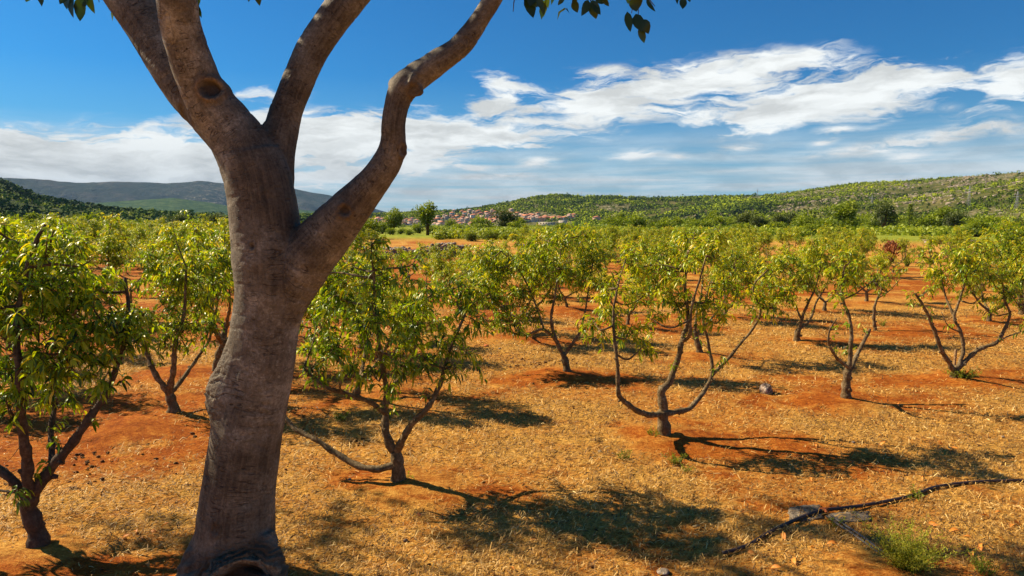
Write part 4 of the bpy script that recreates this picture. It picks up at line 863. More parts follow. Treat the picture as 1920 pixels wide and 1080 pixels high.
def hose():
    pts = [(1355, 1042), (1400, 1028), (1440, 1004), (1490, 982), (1525, 968), (1545, 963), (1600, 957), (1650, 946), (1710, 933), (1750, 918), (1800, 910), (1860, 906), (1940, 905), (2050, 908)]
    root = empty('irrigation_hose', ground_pt(1545, 965), 'black irrigation hose curving across the straw to the right edge', 'hose'); o = np.array(root.location)
    P = [np.array(ground_pt(x, y, .020 + (.012 if 1480 < x < 1640 else 0))) - o for x, y in pts]; q, rr = resample(P, [.0145] * len(P), .02); A = Acc(); A.add(*tube(q, rr, 12)); A.build('pipe', M_hose, root, True)
    c = np.array(ground_pt(1545, 963, .034)) - o; A = Acc(); A.add(*tube([c + [-.035, .004, 0], c + [-.012, 0, 0], c + [.012, 0, 0], c + [.035, -.004, 0]], [.016, .021, .021, .016], 12, .15, 60)); A.add(*tube([c, c + [.0, -.02, .0], c + [.004, -.045, -.004]], [.014, .014, .011], 10)); A.build('tee_joint', M_clay, root, True)
    r2 = empty('drip_tube', ground_pt(1560, 975), 'thin grey twin drip tube branching from the black hose towards the weed', 'hose'); o2 = np.array(r2.location)
    for k in (-1, 1):
        P = [np.array(ground_pt(x + 3.2 * k, y - 1.4 * k, .026)) - o2 for x, y in [(1553, 972), (1575, 988), (1605, 1008), (1640, 1034), (1672, 1060)]]; q, rr = resample(P, [.0095] * 5, .02); A = Acc(); A.add(*tube(q, rr, 8)); A.build('tube', M_tape, r2, True)
    def board(corners, label, th):
        A = Acc(); C = [np.array(ground_pt(x, y, .004)) for x, y in corners]; c0 = sum(C) / 4; n = 10; top = []; r = np.random.default_rng(int(corners[0][0]))
        for i in range(n + 1):
            for j in range(n + 1):
                u, v = i / n, j / n; p = (C[0] * (1 - u) + C[1] * u) * (1 - v) + (C[3] * (1 - u) + C[2] * u) * v; edge = 1 if i in (0, n) or j in (0, n) else 0
                top.append(p + [r.normal() * .003 * (1 + edge), r.normal() * .003 * (1 + edge), th + .004 * math.sin(u * 5 + v * 2) + r.normal() * .0008])
        top = np.array(top); bot = top.copy(); bot[:, 2] -= th + .006; m = (n + 1) ** 2; I = np.arange(n)[:, None] * (n + 1) + np.arange(n)[None]; I = I.ravel(); F1 = np.stack([I, I + n + 1, I + n + 2, I + 1], -1); F2 = F1[:, ::-1] + m
        ed = [i * (n + 1) for i in range(n + 1)] + [n * (n + 1) + j for j in range(1, n + 1)] + [i * (n + 1) + n for i in range(n - 1, -1, -1)] + [j for j in range(n - 1, 0, -1)]; ed = np.array(ed); nx = np.roll(ed, -1)
        ob = mesh_np('board', np.vstack([top, bot]), [np.concatenate([F1, F2, np.stack([ed, ed + m, nx + m, nx], -1)])], M_board); tag(ob, label, 'board')
    board([(1478, 955), (1538, 948), (1542, 974), (1482, 980)], 'dark weathered board under the hose, left of the joint', .012)
    board([(1552, 966), (1628, 960), (1632, 978), (1560, 981)], 'pale weathered board under the hose, right of the joint', .010)
hose()
def stake():
    A = Acc(); p = ground_pt(1789, 690); w = .011
    bm = bmesh.new(); bmesh.ops.create_cube(bm, size=1); bmesh.ops.bevel(bm, geom=bm.edges[:], offset=.06, segments=2, affect='EDGES'); V = np.array([v.co[:] for v in bm.verts]) * [.038, .03, .36] + [0, 0, .14]; F = [[v.index for v in f.verts] for f in bm.faces]; bm.free()
    me = bpy.data.meshes.new('wooden_stake'); me.from_pydata(V.tolist(), [], F); me.materials.append(M_stake); o = bpy.data.objects.new('wooden_stake', me); COL.objects.link(o); o.location = p; o.rotation_euler = (.04, -.03, .4)
    tag(o, 'short square wooden stake at the foot of the silvery peach tree', 'stake')
stake()
def weed(px, py, h, n, label, seed, spread=.5, fine=.02, cat_='weed', bias=.55):
    r = np.random.default_rng(seed); g = ground_pt(px, py); root = empty('weed', g, label, cat_); A = Acc(); S = Acc()
    for _ in range(n):
        a = r.uniform(0, 6.28); ln = h * r.uniform(.45, 1.1); o_ = np.array([math.cos(a), math.sin(a), 0]) * spread * ln * r.uniform(.1, 1); q = np.linspace(0, 1, 6)[:, None]
        st = np.array([math.cos(a), math.sin(a), 0]) * r.uniform(0, .05) - [0, 0, .01]; pts = st + o_ * q ** 1.4 + np.array([0, 0, ln]) * q; S.add(*tube(pts, np.linspace(.0025, .0008, 6), 3, cap=False), tint=.3)
        m = int(ln / .0075); t = r.uniform(.15, 1, m); P = np.stack([np.interp(t, q[:, 0], pts[:, k]) for k in range(3)], 1) + r.normal(size=(m, 3)) * h * .03
        v, f, tt = leaves(P, rdir(m, .7, r), fine * r.uniform(.6, 1.4, m), fine * .28 * np.ones(m), np.clip(bias - .25 + .5 * t + r.normal(0, .15, m), 0, 1), .2, r); A.add(v, f, tint=tt)
    S.build('stems', M_weed, root); A.build('foliage', M_weed, root)
weed(1700, 1074, .30, 170, 'feathery yellow green weed growing beside the drip tube', 31, 1.25, .022, bias=.85)
weed(1840, 1074, .14, 30, 'low green weed tuft in the lower right corner', 32, .9, .02, bias=.4)
weed(1225, 822, .12, 22, 'small grey green weed at the foot of the three limbed peach tree', 33, .8, .025, bias=.2)
weed(1172, 862, .11, 16, 'small green weed in the straw left of the three limbed peach tree', 34, .9, .022, bias=.25)
weed(1268, 870, .12, 22, 'sprawling green weed in the red soil below the three limbed peach tree', 35, 1.0, .025, bias=.3)
weed(1290, 885, .08, 16, 'low pale weed beyond the sprawling green weed, toward the hose', 36, 1.0, .022, bias=.4)
weed(757, 905, .09, 18, 'pale grass tuft at the foot of the wide peach tree', 37, .9, .03, bias=.5)
weed(1800, 712, .16, 60, 'pale grass tuft around the foot of the silvery peach tree', 38, 2.0, .04, bias=.4)
weed(1700, 500, .5, 60, 'dry weed clump among the far rows right of the rust coloured tree', 39, .8, .06, bias=.3)
weed(1655, 612, .16, 20, 'small weed at the foot of the single stemmed young tree', 40, .9, .03, bias=.3)
weed(1565, 985, .07, 10, 'small weed sprig beside the drip tube near the joint', 41, 1.0, .03, bias=.4)
weed(1715, 935, .09, 14, 'small weed sprig touching the black hose', 42, 1.0, .03, bias=.35)
weed(640, 790, .14, 18, 'small green weed between the low limb and the wide peach tree', 43, .8, .03, bias=.35)
# ---------------------------------------------------------------- hills, forest, town, middle distance
tag(sector('hill', hill_r, 560, 4000, 330, 2900, 420, 190, M_hill), 'long scrubby hill with pale rock patches on the right', 'hill', None, 'structure')
tag(sector('hill', hill_l, -2600, 620, 470, 1700, 300, 90, M_hilll), 'dark wooded hillside falling from the left edge', 'hill', None, 'structure')
f_m = far_hill(4200, 6400, RIDGE_M, 210); f_n = far_hill(2300, 3400, RIDGE_N, 35)
tag(sector('mountain', f_m, -2600, 1000, 4100, 8800, 420, 120, M_mtn), 'long far mountain ridge on the left horizon', 'mountain', None, 'structure')
tag(sector('ridge', f_n, -900, 760, 2250, 4000, 300, 60, M_mtn2), 'low green ridge in front of the far mountains', 'ridge', None, 'structure')

_bm = bmesh.new(); bmesh.ops.create_icosphere(_bm, subdivisions=1, radius=1); ICO_V = np.array([v.co[:] for v in _bm.verts]); ICO_F = np.array([[v.index for v in f.verts] for f in _bm.faces]); _bm.free()
_bm = bmesh.new(); bmesh.ops.create_icosphere(_bm, subdivisions=2, radius=1); ICO2_V = np.array([v.co[:] for v in _bm.verts]); ICO2_F = np.array([[v.index for v in f.verts] for f in _bm.faces]); _bm.free()
def canopy(name, C, S, tint, m, label, cat_, seed, hi=False):
    """crowns as rough clumps of foliage: one object for a wood nobody could count"""
    r = np.random.default_rng(seed); n = len(C); BV, BF = (ICO2_V, ICO2_F) if hi else (ICO_V, ICO_F); m_ = len(BV)
    rad = r.uniform(.62, 1.25, (n, m_, 1)); V = BV[None] * rad * S[:, None, :]
    a = r.uniform(0, 6.28, n); c, s = np.cos(a)[:, None], np.sin(a)[:, None]; x = V[..., 0] * c - V[..., 1] * s; y = V[..., 0] * s + V[..., 1] * c
    V = np.stack([x, y, V[..., 2]], -1) + C[:, None, :]
    F = (BF[None] + (np.arange(n) * m_)[:, None, None]).reshape(-1, 3)
    o = mesh_np(name, V.reshape(-1, 3), [F], m, None, dict(tint=np.repeat(tint, m_))); return tag(o, label, cat_, None, 'stuff')
def tufts(name, C, S, tint, m, label, cat_, seed, per, leaf):
    """a mass of plants drawn leaf clump by leaf clump"""
    r = np.random.default_rng(seed); n = len(C); d = rdir(n * per, .25, r); P = np.repeat(C, per, 0) + d * np.repeat(S, per, 0) * (.35 + .65 * r.random((n * per, 1)) ** .5)
    lf = np.repeat(leaf * np.ones(n), per) * r.uniform(.6, 1.4, n * per); nn = d + rdir(n * per, 0, r) * .7; nn /= np.linalg.norm(nn, axis=1)[:, None]; a = np.cross(nn, rdir(n * per, 0, r)); a /= np.linalg.norm(a, axis=1)[:, None] + 1e-9; b = np.cross(nn, a)
    a = a * lf[:, None]; b = b * (lf * .7)[:, None]; V = np.stack([P - a, P - b * .9 + a * .1, P + a, P + b + nn * (lf * .25)[:, None]], 1).reshape(-1, 3); F = np.arange(n * per * 4).reshape(-1, 4)
    tt = np.clip(np.repeat(tint, per) + r.normal(0, .10, n * per) + .10 * d[:, 2], 0, 1)
    o = mesh_np(name, V, [F], m, None, dict(tint=np.repeat(tt, 4))); return tag(o, label, cat_, None, 'stuff')
def scatter(f, px0, px1, r0, r1, n, dens, seed):
    r = np.random.default_rng(seed); th = r.uniform(math.atan((px0 - 960) / FPX), math.atan((px1 - 960) / FPX), n); q = np.sqrt(r.uniform(r0 ** 2, r1 ** 2, n)); x = q * np.sin(th); y = q * np.cos(th)
    k = r.random(n) < dens(x, y, pxof(x, y), q); x, y = x[k], y[k]; return np.stack([x, y, f(x, y)], 1), r
def d_right(x, y, px, q):
    R0 = prof(px, HILLR['r0']); R1 = prof(px, HILLR['rr']); t = (q - R0) / (R1 - R0)
    nz = fbm(x * .012, y * .012, None, 4); rocky = sstep(1250, 1900, px) * sstep(.15, .6, t) * .75 + .55 * np.exp(-((px - 1480) / 150) ** 2) * np.exp(-((t - .35) / .25) ** 2)
    d = sstep(.40 + .18 * rocky, .52 + .18 * rocky, nz) * .95 + .12
    d = np.where((px < 1120), .95, d); town = (px > 690) & (px < 1075) & (t < .62 - .35 * sstep(960, 1075, px)); d = np.where(town, .12, d)
    return d * (t > -.1)
C, r = scatter(hill_r, 560, 2300, 380, 1620, 42000, d_right, 51); n = len(C); px = pxof(C[:, 0], C[:, 1]); sz = r.uniform(1.5, 3.9, n) * np.where(px > 1450, .62, 1.0) * np.where(r.random(n) < .1, 1.35, 1); C[:, 2] += sz * .5
tn = np.clip(.42 + .9 * (fbm(C[:, 0] * .009, C[:, 1] * .009, None, 4) - .5) * 2 + r.normal(0, .13, n), 0, 1)
tufts('hillside_forest', C, np.stack([sz, sz, sz * r.uniform(.8, 1.3, n)], 1), tn, M_forest, 'pine wood and scrub covering the right hillside', 'woodland', 52, 15, sz * .42)
C, r = scatter(hill_l, -600, 640, 480, 980, 9000, lambda x, y, px, q: np.clip(.35 + 1.6 * (fbm(x * .012, y * .012, None, 4) - .42) * 3, .2, 1), 53); n = len(C); sz = r.uniform(1.8, 4.2, n); C[:, 2] += sz * .5
tufts('left_hillside_forest', C, np.stack([sz, sz, sz], 1), np.clip(.4 + 2 * (fbm(C[:, 0] * .01, C[:, 1] * .01, None, 4) - .5) + r.normal(0, .15, n), 0, 1), M_forestl, 'dark wood covering the left hillside', 'woodland', 54, 18, sz * .40)
bpy.data.objects['left_hillside_forest'].name = 'hillside_forest.001'

# rocky outcrops on the right hill
def outcrops():
    r = np.random.default_rng(56); th = r.uniform(math.atan(260 / FPX), math.atan(1000 / FPX), 9000); q = r.uniform(450, 1250, 9000); x = q * np.sin(th); y = q * np.cos(th); px = pxof(x, y)
    R0 = prof(px, HILLR['r0']); R1 = prof(px, HILLR['rr']); t = (q - R0) / (R1 - R0); k = r.random(9000) < (.9 * sstep(1400, 1850, px) * sstep(.2, .6, t) + .8 * np.exp(-((px - 1460) / 130) ** 2) * np.exp(-((t - .38) / .22) ** 2) + .03) * sstep(.42, .56, fbm(x * .02, y * .02, None, 4)) * (t > 0) * (t < 1.02)
    x, y = x[k], y[k]; n = len(x); s = r.uniform(.6, 2.4, n); C = np.stack([x, y, hill_r(x, y) + .1], 1)
    canopy('outcrop_rocks', C, np.stack([s * 1.5, s, s * .5], 1), np.zeros(n), M_stone, 'pale limestone outcrops strewn over the right hillside', 'outcrops', 57)
outcrops()

# ---------------- the town
def house_proto(w, d, h, rh, wm, rm, hip, storeys):
    e = empty('house', (0, 0, 0), 'house', 'house', 'far houses of the red roofed town')
    A = Acc(); a, b = w / 2, d / 2
    V = [(-a, -b, -3), (a, -b, -3), (a, b, -3), (-a, b, -3), (-a, -b, h), (a, -b, h), (a, b, h), (-a, b, h)]; F4 = [(0, 1, 5, 4), (1, 2, 6, 5), (2, 3, 7, 6), (3, 0, 4, 7)]
    if hip: mesh_np('wall', V, [F4], wm, e)
    else: mesh_np('wall', V + [(-a, 0, h + rh - .05), (a, 0, h + rh - .05)], [F4, [(5, 6, 9), (7, 4, 8)]], wm, e)
    o = .5; k = a - (d / 2 if hip else -o); k = max(k, .5); t = .25
    z0 = h - .1
    RV = [(-a - o, -b - o, z0), (a + o, -b - o, z0), (a + o, b + o, z0), (-a - o, b + o, z0), (-k, 0, h + rh), (k, 0, h + rh)]; RV = RV + [(x, y, z + t) for x, y, z in RV]
    q = [(0, 1, 5, 4), (2, 3, 4, 5)]; tr = [(1, 2, 5), (3, 0, 4)]; up = lambda f: tuple(i + 6 for i in f); edge = [(0, 1), (1, 2), (2, 3), (3, 0)]
    mesh_np('roof', RV, [[up(f) for f in q] + [f[::-1] for f in q] + [(i, j, j + 6, i + 6) for i, j in edge], [up(f) for f in tr] + [f[::-1] for f in tr]], rm, e)
    rf = e.children[-1]
    c = .5; cv = [(x, y, z) for z in (h + rh * .3, h + rh + .9) for x, y in ((1.5, .5), (1.5 + c, .5), (1.5 + c, .5 + c), (1.5, .5 + c))]; mesh_np('chimney', cv, [[(0, 1, 5, 4), (1, 2, 6, 5), (2, 3, 7, 6), (3, 0, 4, 7), (4, 5, 6, 7)]], wm, next(ch for ch in e.children if ch.name.startswith('roof')))
    for s in range(storeys):
        for i in range(3):
            x0 = -a + w * (i + .5) / 3 - .6; zz = .9 + 2.8 * s; y_ = -b - .03
            WV = [(x, y, z) for y in (y_, -b + .1) for x, z in ((x0, zz), (x0 + 1.2, zz), (x0 + 1.2, zz + 1.4), (x0, zz + 1.4))]; mesh_np('window', WV, [[(0, 1, 2, 3), (0, 4, 5, 1), (1, 5, 6, 2), (2, 6, 7, 3), (3, 7, 4, 0)]], M_glass, e)
    return e
HP = [(house_proto(11, 9, 5.6, 2.2, M_walls[0], M_roofs[0], False, 2), 'cream house under an orange tile roof'), (house_proto(13, 10, 6, 2.6, M_walls[1], M_roofs[0], True, 2), 'white house under an orange hipped roof'), (house_proto(10, 8, 3.4, 2, M_walls[1], M_roofs[1], False, 1), 'low white house under a faded tile roof'), (house_proto(12, 9, 6.4, 2.2, M_walls[2], M_roofs[2], True, 2), 'pinkish house under a brown hipped roof'), (house_proto(9, 8, 8.2, 2, M_walls[0], M_roofs[1], True, 3), 'tall cream house under a faded hipped roof')]
hused = set()
def solve_r(px, py, f, ra, rb):
    th = math.atan((px - 960) / FPX); q = np.linspace(ra, rb, 400); x = q * math.sin(th); y = q * math.cos(th); z = f(x, y)
    row = 540 - FPX * (((z - H) * math.cos(PITCH) + y * math.sin(PITCH)) / (y * math.cos(PITCH) - (z - H) * math.sin(PITCH)))
    i = int(np.argmin(np.abs(row - py))); return x[i], y[i], z[i]
def town():
    r = np.random.default_rng(60); spots = []
    for _ in range(2600):
        px = r.uniform(683, 1075); py = r.uniform(397, 424)
        if px < 725: ok = py > 413
        elif px < 755: ok = py > 416 and r.random() < .3
        elif px < 830: ok = py > 408 + (830 - px) * .08 and r.random() < .7
        elif px < 965: ok = py > 400 - max(0, (px - 900)) * .02
        elif px < 1010: ok = py > 404
        else: ok = 411 < py < 420 and r.random() < .6
        if not ok: continue
        if all(abs(px - a) / 9.5 + abs(py - b) / 3.6 > 1 for a, b in spots): spots.append((px, py))
        if len(spots) > 165: break
    spots += [(1075, 408), (1067, 410), (1118, 417), (1150, 420)]
    for k, (px, py) in enumerate(spots):
        x, y, z = solve_r(px, py, hill_r, 1120, 1560); k = int(r.integers(5)); p, lab = HP[k]; o = p if k not in hused else copy_tree(p); hused.add(k)
        o.location = (x, y, z); s = r.uniform(.72, 1.0); o.scale = (s, s, s * .95); o.rotation_euler = (0, 0, r.choice([0, 1.57]) + r.normal() * .3 - .2)
        zone = 'at left end of town' if px < 760 else 'in left side of town' if px < 835 else ('high in mid town' if py < 409 else 'low in mid town') if px < 965 else 'in right side of town' if px < 1060 else 'apart right of town'
        o['label'] = lab + ' ' + zone; o['group'] = f'{lab} {zone}'
town()
for k, (p, _) in enumerate(HP):
    if k not in hused:
        for c in list(p.children_recursive): bpy.data.objects.remove(c)
        bpy.data.objects.remove(p)
def boxes(name, items, m, parent):
    A = Acc()
    for x0, x1, y0, y1, z0, z1 in items:
        V = [(x, y, z) for z in (z0, z1) for x, y in ((x0, y0), (x1, y0), (x1, y1), (x0, y1))]; A.add(V, np.array([(0, 1, 5, 4), (1, 2, 6, 5), (2, 3, 7, 6), (3, 0, 4, 7), (4, 5, 6, 7), (3, 2, 1, 0)]))
    return A.build(name, m, parent)
x, y, z = solve_r(1038, 421, hill_r, 1000, 1400)
e = empty('long_building', (x, y, z), 'long low pale flat roofed building at the right foot of the town', 'building'); boxes('wall', [(-23, 8, -6, 6, -3, 3.2), (8.02, 20, -7, 7, -3, 6)], M_walls[0], e); boxes('roof_slab', [(-23.6, 7.9, -6.6, 6.6, 3.22, 3.6), (7.9, 20.6, -7.6, 7.6, 6.02, 6.4)], M_walls[1], e)
for i in range(7): boxes('window', [(-21 + i * 4, -19 + i * 4, -6.05, -5.9, 1.2, 2.8)], M_glass, e)
# masts and pylons on the hill
def mast(px, py, h, label, w=.35, arms=0, f=hill_r, ra=600, rb=1560):
    x, y, z = solve_r(px, py, f, ra, rb); e = empty('pylon' if arms else 'radio_mast', (x, y, z - 1), label, 'pylon' if arms else 'mast'); A = Acc()
    for sx, sy in ((-1, -1), (1, -1), (1, 1), (-1, 1)): A.add(*tube([[sx * w * 4, sy * w * 4, 0], [sx * w * 1.5, sy * w * 1.5, h * .6], [sx * .2, sy * .2, h]], [.13, .10, .07], 4))
    for i in range(9):
        za = h * i / 9.; zb = h * (i + 1) / 9.; ka = w * 4 * (1 - i / 9.) + .15; kb = w * 4 * (1 - (i + 1) / 9.) + .15
        for s in (-1, 1): A.add(*tube([[-ka * s, -ka, za], [kb * s, -kb, zb]], [.06, .06], 4)); A.add(*tube([[-ka * s, ka, za], [kb * s, kb, zb]], [.1, .1], 4))
    A.build('lattice', M_metal, e)
    for i in range(arms): B = Acc(); zz = h * (.72 + .11 * i); B.add(*tube([[-3.6, 0, zz], [0, 0, zz + .5], [3.6, 0, zz]], [.09, .16, .09], 4)); B.build('cross_arm', M_metal, e)
mast(1089, 367, 14, 'thin lattice mast on the skyline above the town', .18); mast(1111, 368, 9, 'shorter lattice mast right of the thin skyline mast', .15)
mast(1416, 372, 20, 'pylon on the ridge above the bright rock patch', .3, 2); mast(1332, 378, 16, 'small pylon on the wooded slope left of the ridge pylon', .3, 2); mast(1810, 392, 20, 'pylon on the slope at the right, tallest in view', .35, 2, ra=450, rb=900); mast(1630, 386, 12, 'short pylon in the scrub between the other pylons', .3, 2, ra=500, rb=1000); mast(1900, 394, 14, 'pylon low on the slope by the right edge', .3, 2, ra=420, rb=800)

# ---------------- middle distance: vineyard, shrubs, trees, stone walls
def vines():
    r = np.random.default_rng(70); n = 5200; th = r.uniform(math.atan(-140 / FPX), math.atan(560 / FPX), n); q = r.uniform(72, 190, n); x = q * np.sin(th); y = q * np.cos(th); row = np.round(y / 2.6) * 2.6 + r.normal(0, .3, n); y = row
    k = fbm(x * .03, y * .03, None, 3) > .36; x, y = x[k], y[k]; n = len(x); h = r.uniform(.35, .75, n); C = np.stack([x, y, gz(x, y) + h * .6], 1)
    tufts('vineyard', C, np.stack([h * 1.3, h, h], 1), np.clip(.72 + r.normal(0, .12, n), 0, 1), M_scrub, 'bright green low vines filling the field beyond the orchard', 'vineyard', 71, 40, .15)
vines()
def ground_scrub():
    r = np.random.default_rng(72); n = 16000; th = r.uniform(math.atan(-1300 / FPX), math.atan(1300 / FPX), n); q = 110 * (900 / 110) ** r.random(n); x = q * np.sin(th); y = q * np.cos(th); px = pxof(x, y)
    open_ = (px > 600) & (px < 1130) & (q < 520)
    z = np.where(px > 560, np.maximum(gz(x, y), np.where(q > 340, hill_r(x, y), -99)), np.maximum(gz(x, y), np.where(q > 480, hill_l(x, y), -99)))
    k = (r.random(n) < np.where(open_, .10, .8)) & (fbm(x * .02 + 5, y * .02, None, 3) > .40); k &= ~((px > 690) & (px < 1075) & (q > 1000)); x, y, z, q = x[k], y[k], z[k], q[k]; n = len(x)
    h = r.uniform(.7, 1.9, n) * np.clip(q / 260, .6, 1.6); h = np.where((px[k] > 600) & (px[k] < 1130), h * .45, h); C = np.stack([x, y, z + h * .5], 1)
    tufts('valley_scrub', C, np.stack([h * 1.3, h * 1.3, h], 1), np.clip(.5 + 1.4 * (fbm(x * .01, y * .01, None, 3) - .5) + r.normal(0, .2, n), 0, 1), M_scrub, 'scrub and hedges spread over the valley floor toward the hills', 'scrub', 73, 30, h * .26)
ground_scrub()
def proto_bush(kind, seed):
    r = np.random.default_rng(seed); e = empty('shrub' if kind in ('shrub',) else 'tree', (0, 0, 0), 'x', 'x'); A = Acc(); W = Acc()
    if kind == 'shrub': hh = 1.0; blobs = [(np.array([math.cos(a) * q, math.sin(a) * q, .5 + z]), s) for a, q, z, s in [(r.uniform(0, 6.3), r.uniform(.1, .75), r.uniform(-.1, .5), r.uniform(.38, .6)) for _ in range(9)]]
    elif kind == 'tree': blobs = [(np.array([math.cos(a) * q, math.sin(a) * q, 1.35 + z]), s) for a, q, z, s in [(r.uniform(0, 6.3), r.uniform(.05, .8), r.uniform(-.45, .75), r.uniform(.32, .52)) for _ in range(13)]]
    else: blobs = [(np.array([0, 0, z]), .42 * (1 - (z / 4.4) ** 2) + .06) for z in np.linspace(.35, 4.1, 12)]
    for c, s in blobs:
        n = 170 if kind != 'cypress' else 110
        d = rdir(n, .1, r); P = c + d * s * np.sqrt(r.random(n))[:, None] * 1.05; P[:, 2] = np.maximum(P[:, 2], .05); L = r.uniform(.10, .20, n); v, f, t = leaves(P, d + rdir(n, 0, r) * .8, L, L * .55, np.clip(.50 + .25 * (d[:, 2]) + r.normal(0, .15, n) + r.normal() * .08, 0, 1), .2, r); A.add(v, f, tint=t)
        if kind != 'cypress': W.add(*tube([[r.normal() * .04, r.normal() * .04, -.15], c * [.3, .3, .5], c], [.06, .04, .015], 5))
    if kind == 'cypress': W.add(*tube([[0, 0, -.2], [0, 0, 2], [0, 0, 3.9]], [.12, .07, .02], 6))
    W.build('trunk', M_darkbark, e); A.build('crown', M_olive if kind == 'tree' and seed % 2 else M_scrub, e); return e
BP = dict(shrub=[proto_bush('shrub', 201), proto_bush('shrub', 202), proto_bush('shrub', 206)], tree=[proto_bush('tree', 203), proto_bush('tree', 204)], cypress=[proto_bush('cypress', 205)])
bused = set()
def put(kind, k, px, Yd, hpx, wr=1.0, label='', cat_='', group=None, seed=0):
    """height in photo pixels, depth in metres"""
    p = BP[kind][k]; o = p if (kind, k) not in bused else copy_tree(p); bused.add((kind, k)); th = math.atan((px - 960) / FPX); x = Yd * math.tan(th); q = math.hypot(x, Yd)
    z = float(gz(x, Yd)); 
    if px > 560 and q > 345: z = max(z, float(hill_r(np.array([x]), np.array([Yd]))[0]))
    base = {'shrub': 1.45, 'tree': 2.4, 'cypress': 4.3}[kind]; s = hpx / FPX * Yd / base
    o.location = (x, Yd, z - .02 * s); o.scale = (s * wr, s * wr, s); o.rotation_euler = (0, 0, seed * 1.7); o.name = {'shrub': 'shrub', 'tree': 'tree', 'cypress': 'cypress_tree'}[kind]
    tag(o, label, cat_, group)
def middle():
    put('tree', 1, 803, 90, 60, 1.0, 'tall olive green tree standing before the far town', 'tree', seed=1); put('tree', 1, 737, 95, 48, .9, 'grey green tree left of the tall tree before the town', 'tree', seed=2)
    put('shrub', 0, 688, 75, 42, 1.1, 'dark shrub against the upper edge of the leaning limb', 'shrub', seed=3); put('shrub', 1, 848, 230, 18, 1.2, 'round green shrub alone in the field below the town', 'shrub', seed=4)
    put('shrub', 0, 905, 110, 34, 1.3, 'dark round shrub at the near edge of the vine field', 'shrub', seed=5); put('tree', 0, 950, 105, 46, 1.2, 'broad olive green tree in the vine field below the town', 'tree', seed=6)
    put('shrub', 2, 975, 170, 24, 1.1, 'green shrub right of the broad tree in the vine field', 'shrub', seed=7); put('tree', 1, 1585, 120, 60, 1.25, 'large dark rounded tree at the foot of the right hill', 'tree', seed=8)
    put('cypress', 0, 1702, 130, 56, 1.3, 'blue green conifer among bushes at the foot of the right hill', 'conifer', seed=9)
    put('tree', 0, 1460, 150, 34, 1.2, 'dark tree left of the large rounded tree under the hill', 'tree', seed=10); put('tree', 1, 1775, 160, 46, 1.5, 'very dark broad tree right of the blue green conifer', 'tree', seed=11)
    put('tree', 0, 1655, 140, 62, .8, 'tall loose tree beside the blue green conifer', 'tree', seed=12)
    for i, (px, h) in enumerate([(1507, 30), (1516, 36), (1524, 33), (1535, 26)]): put('cypress', 0, px, 330, h, 1.5, 'dark cypress in a short row below the rocky hillside', 'cypress tree', 'cypresses in a short row below the hillside', i)
    for i, px in enumerate(list(range(368, 425, 5))): put('cypress', 0, px, 420, 11 + 4 * math.sin(i * 2.1), 1.7, 'tiny dark cypress in the distant row left of the big trunk', 'cypress tree', 'distant cypress row left of the big trunk', i)
    r = np.random.default_rng(90)
    # band of trees and bushes behind the orchard, left and right
    k = 0
    for px in np.linspace(1130, 2000, 62):
        px = px + r.normal() * 9; Yd = r.uniform(85, 210); h = r.uniform(24, 44) * (1 if Yd > 120 else 1.1); kind = 'tree' if r.random() < .3 else 'shrub'; col = ['yellow green', 'dark green', 'olive green'][k % 3]
        if kind == 'shrub': h *= .8
        put(kind, int(r.integers(len(BP[kind]))), px, Yd, h, r.uniform(1.0, 1.5), f'leafy {kind} in the belt below the right hill', kind, f'{kind}s in the belt below the right hill', k); k += 1
    for px in np.linspace(-60, 430, 30):
        px = px + r.normal() * 8; Yd = r.uniform(62, 120); h = r.uniform(26, 44); put('shrub' if r.random() < .45 else 'tree', int(r.integers(2)), px, Yd, h, r.uniform(1.1, 1.4), 'bushy tree in the belt behind the left orchard rows', 'tree', 'bushy trees behind the left orchard rows', k); k += 1
    for px in np.linspace(600, 860, 13):
        px = px + r.normal() * 6; Yd = r.uniform(88, 130); put('shrub', int(r.integers(3)), px, Yd, r.uniform(12, 22), 1.3, 'low green shrub in the strip beyond the dry stone wall', 'shrub', 'low shrubs beyond the dry stone wall', k); k += 1
    for px in np.linspace(875, 1140, 12):
        px = px + r.normal() * 8; Yd = r.uniform(60, 100); put('shrub', int(r.integers(3)), px, Yd, r.uniform(14, 24), 1.4, 'low green shrub at the near edge of the vines', 'shrub', 'low shrubs at the near edge of the vines', k); k += 1
middle()
# rust coloured tree with dead leaves
def rust():
    g = ground_pt(1672, 492); e = empty('dead_leaf_tree', g, 'small tree with hanging rust brown dead leaves among the far rows', 'tree'); r = np.random.default_rng(91); W = Acc(); A = Acc(); s = g.y / FPX
    for c, n in ((np.array([-6 * s, 0, 30 * s]), 240), (np.array([10 * s, .1, 34 * s]), 220), (np.array([0, .1, 20 * s]), 60), (np.array([-10 * s, 0, 16 * s]), 90), (np.array([22 * s, 0, 28 * s]), 60)):
        W.add(*tube([[0, 0, -.05], c * [.3, .3, .5], c], [.06, .04, .02], 6)); P = c + r.normal(size=(n, 3)) * [6 * s, .3, 5 * s]; v, f, t = leaves(P, rdir(n, -1.2, r), .16 * np.ones(n), .06 * np.ones(n), r.random(n), 1.2, r); A.add(v, f, tint=t)
    W.build('trunk', M_darkbark, e, True); A.build('crown', M_rust, e)
rust()
